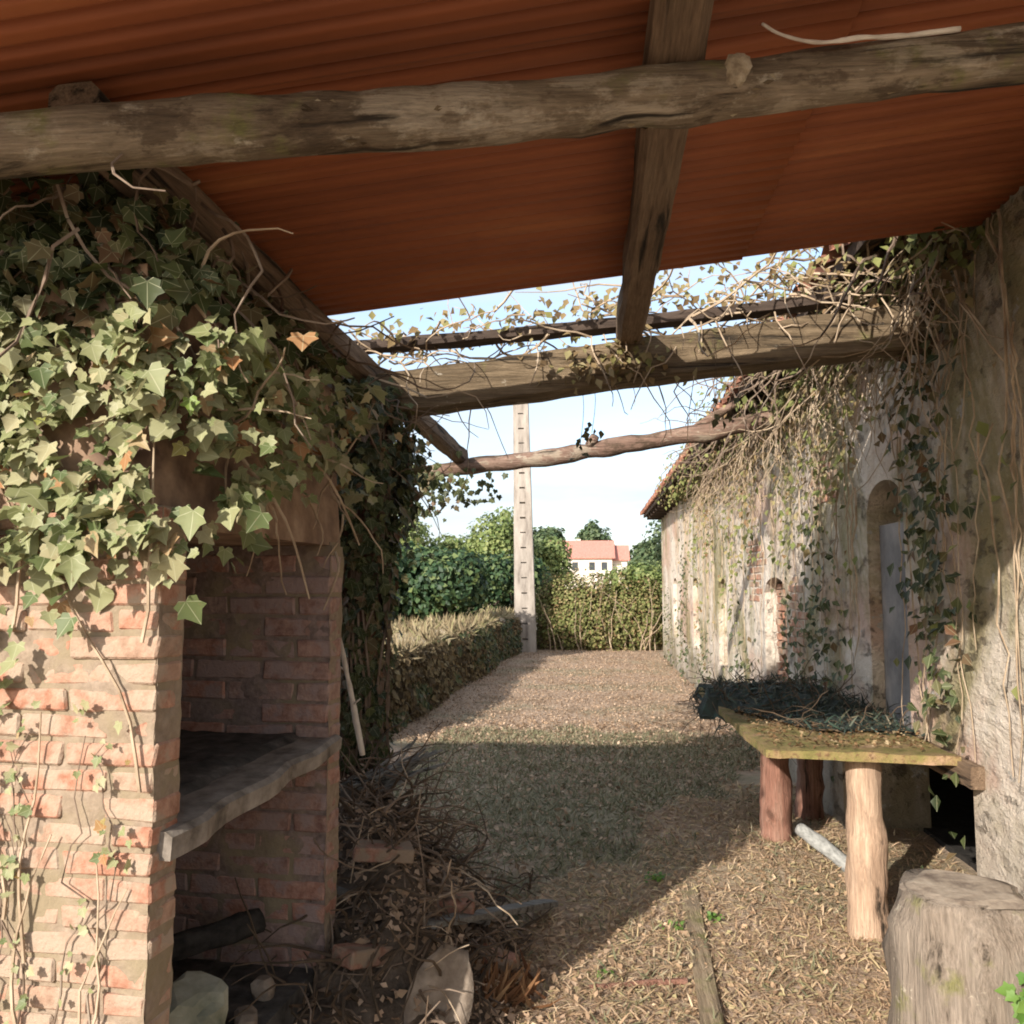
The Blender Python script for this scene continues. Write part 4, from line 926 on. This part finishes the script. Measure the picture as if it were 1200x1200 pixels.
for mt, cnt, r0 in ((twig_m, 260, .005), (darkvine_m, 330, .006), (palevine_m, 50, .003)):
    m = MB()
    for i in range(cnt):
        x, y = min(rnd.gauss(-.80, .28), -.32), rnd.gauss(3.65, .5)
        q = Vector((x, y, max(pz(x, y), gz(x, y)) + rnd.uniform(0, .06)))
        m.tube([t - HL for t in wander(q, (rnd.uniform(-1, 1), rnd.uniform(-1, 1), rnd.uniform(-.1, .5)), rnd.uniform(.15, .55 if x < -.55 else .3), 7, .25, .06)], taper(r0 * rnd.uniform(.7, 1.6), .002, 8), 4, cap=False)
    o = m.build('twigs', mt, heap); o['kind'] = 'stuff'
n = 2600; P = np.stack([npr.normal(-.72, .34, n), npr.normal(3.6, .55, n), np.zeros(n)], 1)
for i in range(n): P[i, 2] = max(pz(P[i, 0], P[i, 1]), gz(P[i, 0], P[i, 1])) + rnd.uniform(0, .03)
o = link('dead_leaves', scatter_mesh('dead_leaves', OVAL_T, P - np.array(HL), jitter_dirs(n, (0, -.2, 1), .5), jitter_dirs(n, (0, 0, 0), 1), npr.uniform(.015, .05, n), mulch_i), heap); o['kind'] = 'stuff'
def plank(name, a, b, w, t, mat, label, cat='plank'):
    m = MB(); m.tube(lerp_path([a, (Vector(a) + Vector(b)) / 2, b], 14), w / 2, 12, True, .008, 9, wh=(1, t / w)); return tag(m.build(name, mat), label, cat)
def on(x, y, d=.03): return Vector((x, y, max(pz(x, y), gz(x, y)) + d))
plank('grey_plank', on(-1.02, 3.35, .06), on(-.45, 3.75, .10), .09, .03, greywood_x, 'grey plank slanting over the brush pile')
plank('dark_plank', on(-.62, 3.3, .03), on(-.20, 4.35, .05), .08, .025, greywood_x, 'narrow dark plank lying low at the right of the brush pile')
bs = MB()
for i in range(22):
    a = Vector((-1.06 + rnd.gauss(0, .04), 3.92 + rnd.gauss(0, .05), pz(-1.0, 3.95) - .07 + abs(rnd.gauss(0, .03)))); bs.tube(lerp_path([a, a + Vector((.14, .12, .05)), a + Vector((.28 + rnd.gauss(0, .05), .24 + rnd.gauss(0, .08), .12 + rnd.gauss(0, .03)))], 6), taper(.010, .006, 7), 5)
tag(bs.build('stick_bundle', greywood_x), 'bundle of silver grey sticks on top of the brush pile', 'stick bundle')
ws = MB(); ws.tube(lerp_path([UD(425, 885, 3.75), UD(410, 805, 3.75), UD(393, 722, 3.72)], 14), taper(.013, .008, 15), 8, False, .006, 18)
ws.tube([UD(413, 826, 3.75), UD(422, 819, 3.72)], [.006, .003], 5); ws.tube([UD(404, 785, 3.75), UD(396, 780, 3.75)], [.006, .003], 5)
tag(ws.build('white_stick', white_stick_m, None, True), 'bleached white stick standing up beside the fireplace cheek', 'stick')
loose_m = brick_mat('dirty_loose_brick', [(0.0, (0.26, 0.09, 0.05)), (0.5, (0.22, 0.08, 0.05)), (1.0, (0.20, 0.12, 0.085))], 0.8, (0.24, 0.18, 0.13))
loose = [brick_mesh(.23, .11, .055, loose_m, 90 + k) for k in range(4)]
for i, (x, y, d, rot, lb) in enumerate(((-.82, 3.42, .05, (.1, .1, .3), 'orange brick lying on the pile near the fireplace cheek'), (-.60, 3.62, .05, (.2, 0, .1), 'reddish brick half sunk in the middle of the brush pile'), (-.80, 3.10, .05, (0, .2, 1.0), 'dusty red brick low on the pile above the curved stone'), (-.42, 3.62, .03, (.1, .1, -.4), 'pale brick at the right foot of the brush pile'))):
    o = link('loose_brick', loose[i]); o.location = on(x, y, d - .03); o.rotation_euler = rot; tag(o, lb, 'brick', 'loose bricks on the brush pile')
# curved roof-tile-like stone leaning in the straw
cs = MB(); nn = 10; vs = []
for t in (0, 1):
    for i in range(nn + 1):
        for j in range(5):
            u = i / nn; ww = (.055 + .075 * math.sin(math.pi * min(1, .12 + u * .95)) ** .7); s_ = (j / 4 - .5) * 2
            vs.append((s_ * ww, .02 * t - .035 * s_ * s_ * 1 + .03 * u, u * .33))
for t in (0, 1):
    for i in range(nn):
        for j in range(4):
            a = t * (nn + 1) * 5 + i * 5 + j; q = (a, a + 1, a + 6, a + 5); cs.f.append(q if t == 0 else q[::-1])
cs.v = vs; h = (nn + 1) * 5
edge = [j for j in range(5)] + [i * 5 + 4 for i in range(1, nn + 1)] + [nn * 5 + j for j in (3, 2, 1, 0)] + [i * 5 for i in range(nn - 1, 0, -1)]
for a, b in zip(edge, edge[1:] + edge[:1]): cs.f.append((b, a, h + a, h + b))
o = cs.build('curved_stone', stone_m, None, True); g_ = U(500, 1225, .05); o.location = (g_.x, g_.y, pz(g_.x, g_.y) - .03); o.scale = (.88, 1.1, .92); o.rotation_euler = (R(-24), R(20), R(8)); tag(o, 'curved grey stone piece standing tilted at the shadow edge', 'stone')
br = MB(); a, b = U(372, 1105, .30), U(470, 1195, .05); br.tube(lerp_path([a, (a + b) / 2 + Vector((0, 0, .03)), b + (b - a) * .2], 12), taper(.028, .022, 13), 10, False, .01, 14)
tag(br.build('branch', twig_m, None, True), 'thick grey branch sloping down from the fireplace to the ground', 'branch')
# dead fern tuft
ft = thing('dead_weed', 'rust brown dead weed tuft at the foot of the curved stone', 'weed', tuple(U(562, 1170, .0)))
n = 420; o = link('foliage', scatter_mesh('foliage', BLADE_T, npr.normal(0, 1, (n, 3)) * np.array([.08, .06, .0]), jitter_dirs(n, (0, -1, .3), .5), jitter_dirs(n, (0, 0, 1), .6), npr.uniform(.05, .17, n), leaf_mat('rust_weed', [(0, (.13, .06, .035)), (.6, (.30, .15, .08)), (1, (.45, .28, .16))], .2, True, .9, .1)), ft); o['kind'] = 'stuff'

# ------------------------------------------------------------------ litter, straw and low grass on the ground
def ground_scatter(name, T, n, xr, yr, ypow, size, mat, label, cat, nspread=.35, up=.01, keep=None, tipz=0.0, widen=None):
    x = npr.uniform(*xr, n); y = yr[0] + (yr[1] - yr[0]) * npr.random(n) ** ypow
    if keep is not None:
        k = np.array([keep(a, b) for a, b in zip(x, y)]); x, y = x[k], y[k]; n = len(x)
    z = np.array([gz(a, b) for a, b in zip(x, y)]) + npr.uniform(0, up, n)
    P = np.stack([x, y, z], 1)
    o = link(name, scatter_mesh(name, T, P, jitter_dirs(n, (0, 0, 1), nspread), jitter_dirs(n, (0, 0, tipz), 1), npr.uniform(*size, n), mat, npr.uniform(*widen, n) if widen else None))
    return tag(o, label, cat, kind='stuff')
def sunny(a, b): return a > -.55 + (b - 3.9) * .541 - .12 + .3 * fbm(a, b, 2.0)  # ground cover, and so its colour, switches along the cast shadow's edge
ground_scatter('straw', BLADE_T, 95000, (-.9, 2.1), (2.2, 7.2), 1.2, (.02, .075), litter_i, 'dry tan straw and leaf shreds on the sunny foreground', 'straw', .27, .014, lambda a, b: sunny(a, b) and rnd.random() < .9 + .7 * fbm(a, b, 1.8), 0.0, (.3, 1.1))
ground_scatter('fallen_leaves', OVAL_T, 7000, (-.9, 1.66), (2.2, 7.2), 1.1, (.015, .04), litter_i, 'fallen brown leaves in the sunny foreground', 'leaves', .3, .02, sunny)
ground_scatter('low_grass', BLADE_T, 46000, (-1.6, 1.66), (3.6, 10.3), .9, (.03, .09), grass_i, 'short grey green grass across the shaded yard', 'grass', .7, .01, lambda a, b: not sunny(a, b) and b < 9.6 + .6 * fbm(a, b, 1.3) and fbm(a, b, 1.2) > -.75, .9)
ground_scatter('shade_leaves', OVAL_T, 9000, (-1.8, 1.66), (3.6, 10.3), .9, (.02, .05), mulch_i, 'fallen leaves among the shaded grass', 'leaves', .5, .02, lambda a, b: not sunny(a, b))
ground_scatter('mulch', OVAL_T, 42000, (-2.2, 1.66), (8.8, 22), 1.3, (.012, .038), mulch_i, 'pale brown mulch over the far sunny yard', 'mulch', .4, .02)
ground_scatter('green_tufts', BLADE_T, 5000, (-.3, 1.6), (2.3, 6.8), 1.0, (.03, .08), grass_i, 'thin green grass tufts in the straw', 'grass', .8, .01, lambda a, b: fbm(a, b, 2.0) > .15, .9)
# dry grass on the bank and brown vines down its edge
n = 16000; y = 8.7 + 14 * npr.random(n); x = np.array([bank_edge(b) for b in y]) - npr.exponential(1.1, n)
P = np.stack([x, y, np.array([terr_z(a, b) for a, b in zip(x, y)]) - .03], 1); bsz = np.where(np.array([fbm(a, b, 1.1) for a, b in zip(x, y)]) > .1, npr.uniform(.12, .34, n), npr.uniform(.05, .14, n))
o = link('dry_grass', scatter_mesh('dry_grass', BLADE_T, P, jitter_dirs(n, (0, -.6, .3), .6), jitter_dirs(n, (0, 0, 1), .75), bsz, leaf_mat('bank_grass', [(0, (.16, .12, .08)), (.4, (.34, .27, .18)), (.75, (.44, .36, .25)), (1, (.30, .29, .15))], .2, True, .9, .1))); tag(o, 'tufts of straw coloured dry grass on the raised bank', 'grass', kind='stuff')
bv = thing('bank_creeper', 'brown and green creeper covering the low bank edge', 'creeper', (-2.1, 14, 0)); BL = np.array([-2.1, 14, 0])
n = 9500; y = 8.6 + 13.6 * npr.random(n); z = npr.uniform(0.02, .86, n); x = np.array([bank_edge(b) for b in y]) + .07 + np.abs(npr.normal(0, .045, n)) - .04 * z
gr = np.array([fbm(a * .7, b * 2.2, 1) for a, b in zip(y, z)]) + (y - 13) * .05 > .1
for k, mt in ((gr, dark_ivy_i), (~gr, simple_leaf := leaf_mat('brown_creeper_leaf', [(0, (.06, .045, .03)), (.5, (.17, .125, .08)), (1, (.29, .23, .14))], .15, True, .8, .1))):
    P = np.stack([x, y, z], 1)[k]; m_ = len(P)
    o = link('foliage', scatter_mesh('foliage', OVAL_T, P - BL, jitter_dirs(m_, (.8, -.4, .3), .45), jitter_dirs(m_, (0, 0, -1), .5), npr.uniform(.05, .12, m_), mt), bv); o['kind'] = 'stuff'

# ------------------------------------------------------------------ concrete pole at the yard end
pole = MB(); PX, PY, PH = -1.55, 21.0, 6.9
def pw(z): return .262 - .012 * z
def pxo(z): return -.035 * z * .55
segs = int(PH / .37)
pole.add([(s_ * .0703 + pxo(z), d, z) for z in (-.1, PH - .05) for s_ in (-1, 1) for d in (-.03, .03)], [(0, 1, 3, 2), (4, 6, 7, 5), (0, 2, 6, 4), (1, 5, 7, 3), (0, 4, 5, 1), (2, 3, 7, 6)])
for sgn in (-1, 1):
    pole.add([(sgn * (pw(z) if e else .07) + pxo(z), d, z) for z in (-.2, PH) for e in (0, 1) for d in (-.14, .14)],
             [(0, 1, 3, 2), (4, 6, 7, 5), (0, 2, 6, 4), (1, 5, 7, 3), (0, 4, 5, 1), (2, 3, 7, 6)])
for i in range(segs + 1):
    z0 = -.1 + i * .37 + .07; z1 = min(z0 + rnd.uniform(.325, .345), PH - .01)
    pole.add([(s_ * .0705 + pxo(z), d, z) for z in (z0, z1) for s_ in (-1, 1) for d in (-.137, .137)], [(0, 1, 3, 2), (4, 6, 7, 5), (0, 2, 6, 4), (1, 5, 7, 3), (0, 4, 5, 1), (2, 3, 7, 6)])
o = pole.build('concrete_pole', concrete_m, None, False, (PX, PY, 0)); tag(o, 'tall pale concrete pole with a row of slots at yard end', 'pole')

# ------------------------------------------------------------------ hedges, trees, house
def blob_leaves(c, r, n, flat=1.0, seed=0, gap=-.25):
    d = npr.normal(0, 1, (n, 3)); d /= np.linalg.norm(d, axis=1, keepdims=True)
    rr = npr.random(n) ** .28
    P = d * rr[:, None]
    k = np.array([mnoise.noise(Vector((p[0] * 2.1 + seed, p[1] * 2.1, p[2] * 2.1))) + .5 * mnoise.noise(Vector((p[0] * 4.3, p[1] * 4.3 + seed, p[2] * 4.3))) > gap for p in P]); P, d = P[k], d[k]
    bulge = np.array([1 + .30 * mnoise.noise(Vector((q[0] * 1.8 + seed, q[1] * 1.8, q[2] * 1.8 + seed))) for q in d])
    return P * bulge[:, None] * np.asarray(r)[None] + np.asarray(c)[None], d
def foliage(parent, name, blobs, size, mat, down=-.3):
    Ps, Ds = [], []
    for b in blobs:
        P, d = blob_leaves(*b); Ps.append(P); Ds.append(d)
    P = np.concatenate(Ps); d = np.concatenate(Ds); n = len(P)
    o = link(name, scatter_mesh(name, OVAL_T, P, d + npr.normal(0, .45, (n, 3)) + np.array([[0, 0, .25]]), jitter_dirs(n, (0, 0, down), .9), npr.uniform(*size, n), mat, npr.uniform(1, 1.5, n)), parent); o['kind'] = 'stuff'
def tree(name, label, loc, h, cr, mat, trunk_h, size, n=2600, seed=0, group=None, cat='tree'):
    t = thing(name, label, cat, loc, 0, group)
    m = MB(); m.tube(lerp_path([(0, 0, -.2), (.02 * h, 0, h * .35), (0, .02 * h, h * .7)], 8), taper(.035 * h, .01 * h, 9), 8, False, .01 * h, 2)
    for i in range(6):
        a = i * 1.05 + seed; z0 = trunk_h + (h - trunk_h) * (.1 + .1 * i); m.tube(lerp_path([(0, 0, z0), (cr * .4 * math.cos(a), cr * .4 * math.sin(a), z0 + .15 * h), (cr * .75 * math.cos(a), cr * .75 * math.sin(a), z0 + .22 * h)], 5), taper(.014 * h, .004 * h, 6), 6)
    m.build('trunk', bark_m, t)
    ch = (h - trunk_h) / 2; bl = [((0, 0, trunk_h + ch), (cr, cr, ch), n, 1, seed)]
    for i in range(5):
        a = i * 1.3 + seed; bl.append(((cr * .55 * math.cos(a), cr * .55 * math.sin(a), trunk_h + ch * (.7 + .22 * i)), (cr * .5, cr * .5, ch * .5), n // 4, 1, seed + i))
    foliage(t, 'crown', bl, size, mat); return t
tz = lambda x, y: terr_z(x, y) - .05
shr = [(-6.6, 25, 1.5, 1.05, 0), (-5.3, 26, 1.35, .98, 1), (-4.1, 25.5, 1.25, .92, 2), (-3.1, 26.5, 1.1, .82, 3), (-2.2, 27, 1.1, .82, 4)]
SL = ['dark green shrub behind the ivy column on the bank', 'dark green shrub second along the bank, right of the ivy column', 'dark green rounded shrub midway along the bank row', 'lower dark green shrub left of the concrete pole', 'dark shrub directly behind the concrete pole']
for (x, y, r, hz, sd_), lb in zip(shr, SL):
    q_ = .88 if sd_ in (3, 4) else .69; x, y, r = x * q_ - .15, y * q_, r * (q_ + .03); hz = hz * (.88 if q_ < .8 else 1.0)
    t = thing('shrub', lb, 'shrub', (x, y, tz(x, y)), 0, 'dark shrubs on the bank')
    m = MB()
    for i in range(5): m.tube(wander((0, 0, -.1), (rnd.uniform(-.5, .5), rnd.uniform(-.5, .5), 1), hz * 1.3, 6, .15), taper(.05, .015, 7), 6)
    m.build('stem', bark_m, t)
    foliage(t, 'foliage', [((0, 0, hz), (r, .9, hz), 3000, 1, sd_ * 3.1, -.4), ((r * .4, -.2, hz * 1.3), (r * .6, .6, hz * .6), 900, 1, sd_ + 8.)], (.07, .17), hedge_i)
vh = thing('vine_hedge', 'olive and brown vine-covered hedge closing the yard end', 'hedge', (.6, 21.9, 0))
m = MB()
for i in range(60): m.tube(wander((rnd.uniform(-1.9, 2.4), rnd.uniform(-.5, .1), 0), (rnd.uniform(-.3, .3), -.02, 1), rnd.uniform(1, 2), 8, .15), taper(.014, .005, 9), 5, cap=False)
m.build('stem', palevine_m, vh)
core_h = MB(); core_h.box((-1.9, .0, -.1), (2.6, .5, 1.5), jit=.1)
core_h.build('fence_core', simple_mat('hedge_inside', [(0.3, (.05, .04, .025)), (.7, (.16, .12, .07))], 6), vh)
bl = [((-1.6 + i * .62 + rnd.uniform(-.1, .1), -.05 + rnd.uniform(-.1, .1), .85 + .1 * rnd.random()), (.62, .42, .98 + .22 * rnd.random()), 4600, 1, i * 2.7, -.5) for i in range(8)]
foliage(vh, 'foliage', bl, (.035, .10), vinehedge_i)
foliage(vh, 'green_top', [((.2 + i * .6, .15, 1.65 + .25 * rnd.random()), (.55, .35, .42), 700, 1, i * 5.1) for i in range(4)], (.06, .14), lighttree_i)
TT = [(-9.6, 44, 4.7, 1.9, lighttree_i, 'pale green tree behind the dark shrubs beside the ivy column'), (-6.9, 47, 4.0, 1.9, lighttree_i, 'low pale green tree between two taller ones behind the shrubs'), (-4.9, 45, 5.3, 1.75, lighttree_i, 'round pale green tree rising above the dark shrubs'), (-2.6, 49, 3.9, 1.7, lighttree_i, 'small pale tree left of the concrete pole')]
for i, (x, y, h, cr_, mt, lb) in enumerate(TT): tree('tree', lb, (x, y, .8), h - .8 + .4, cr_, mt, .5, (.12, .26), 3200, i * 4.3, 'trees beyond the bank')
tree('tree', 'dark olive tree standing beyond the barn end', (3.0, 29, 0), 4.6, 1.15, fartree_i, 1.0, (.08, .18), 3000, 2.2)
tree('tree', 'dark round tree rising behind the house ridge', (1.2, 150, 0), 12.6, 3.2, fartree_i, 2, (.4, .9), 2600, 5.5)
tree('tree', 'dark tree left of the house beside the pole', (-8.2, 135, 0), 10.8, 4.2, fartree_i, 2, (.4, .9), 3000, 7.5)
tree('tree', 'grey green tree right of the red-roofed house', (10.0, 140, 0), 8.6, 3.6, fartree_i, 2, (.4, .9), 2600, 9.5)

house = thing('farm_house', 'distant cream house with red tiled roof', 'house', (-.6, 112, 0))
m = MB(); m.box((-4.6, 0, -.2), (3.6, 7, 5.3)); m.box((3.6, 1.2, -.2), (5.6, 6, 5.0)); m.build('wall', house_wall_m, house)
def gable(x0, x1, y0, y1, ze, zr, ov, t=.18):
    m = MB(); yc = (y0 + y1) / 2
    vs = [(x, y, z + k) for k in (0, t) for x in (x0 - ov, x1 + ov) for y, z in ((y0 - ov, ze - .1), (yc, zr), (y1 + ov, ze - .1))]
    m.add(vs, [(0, 3, 4, 1), (1, 4, 5, 2), (6, 7, 10, 9), (7, 8, 11, 10), (0, 6, 9, 3), (2, 5, 11, 8), (0, 1, 7, 6), (1, 2, 8, 7), (3, 9, 10, 4), (4, 10, 11, 5)])
    return m.build('roof', house_roof_m, house)
gable(-4.6, 3.6, 0, 7, 5.3, 7.55, .4); gable(3.62, 5.6, 1.2, 6, 5.05, 6.9, .35)
m = MB(); m.box((-1.0, 4.2, 6.4), (-.5, 4.8, 8.0)); m.build('chimney', house_wall_m, house)
for x in (-3.4, -1.2, 1.0, 2.6):
    m = MB(); m.box((x - .45, -.03, 3.6), (x + .45, .05, 4.8)); w_ = m.build('window', house_wall_m, house)
    m = MB(); m.box((x - .38, -.045, 3.67), (x + .38, -.02, 4.73)); m.build('pane', glass_m, w_)

# pale dry twig caught on top of the log
tw = MB(); tw.tube(lerp_path([UD(893, 28, 1.86), UD(920, 42, 1.86), UD(960, 50, 1.87), UD(1010, 44, 1.9), UD(1060, 42, 1.95), UD(1125, 34, 2.0)], 26), taper(.0035, .007, 27), 6, False, .003, 30)
tag(tw.build('dry_twig', white_stick_m, None, True), 'crooked pale dry twig lying along the log beam', 'twig')
# clumps of dark dead leaves dangling from the beam, each on its own thread
P = []; m = MB()
for (x, y, z, k) in ((.02, 4.32, 2.38, 7), (-.04, 4.32, 2.31, 6), (.60, 4.1, 2.47, 3), (.68, 4.1, 2.42, 3), (1.0, 5.0, 2.95, 3)):
    for i in range(k): P.append((x + rnd.gauss(0, .02), y + rnd.gauss(0, .01), z + rnd.gauss(0, .04)))
    m.tube(lerp_path([(x, y, 2.72 + .108 * x), (x + .02, y, (z + 2.72) / 2), (x, y, z)], 6), .002, 4, cap=False)
dl_ = thing('hanging_dead_leaves', 'few dark dead leaves dangling on threads below the squared beam', 'dead leaves')
m.build('stem', darkvine_m, dl_); P = np.array(P); n = len(P)
o = link('foliage', scatter_mesh('foliage', OVAL_T, P, jitter_dirs(n, (0, -1, .2), .5), jitter_dirs(n, (0, 0, -1), .4), npr.uniform(.03, .06, n), leaf_mat('black_dead_leaf', [(0, (.05, .06, .03)), (1, (.13, .12, .06))], .1, True)), dl_); o['kind'] = 'stuff'

# tangled stems are past counting
for o in bpy.data.objects:
    if o.parent is not None and o.name.split('.')[0] == 'stem': o['kind'] = 'stuff'
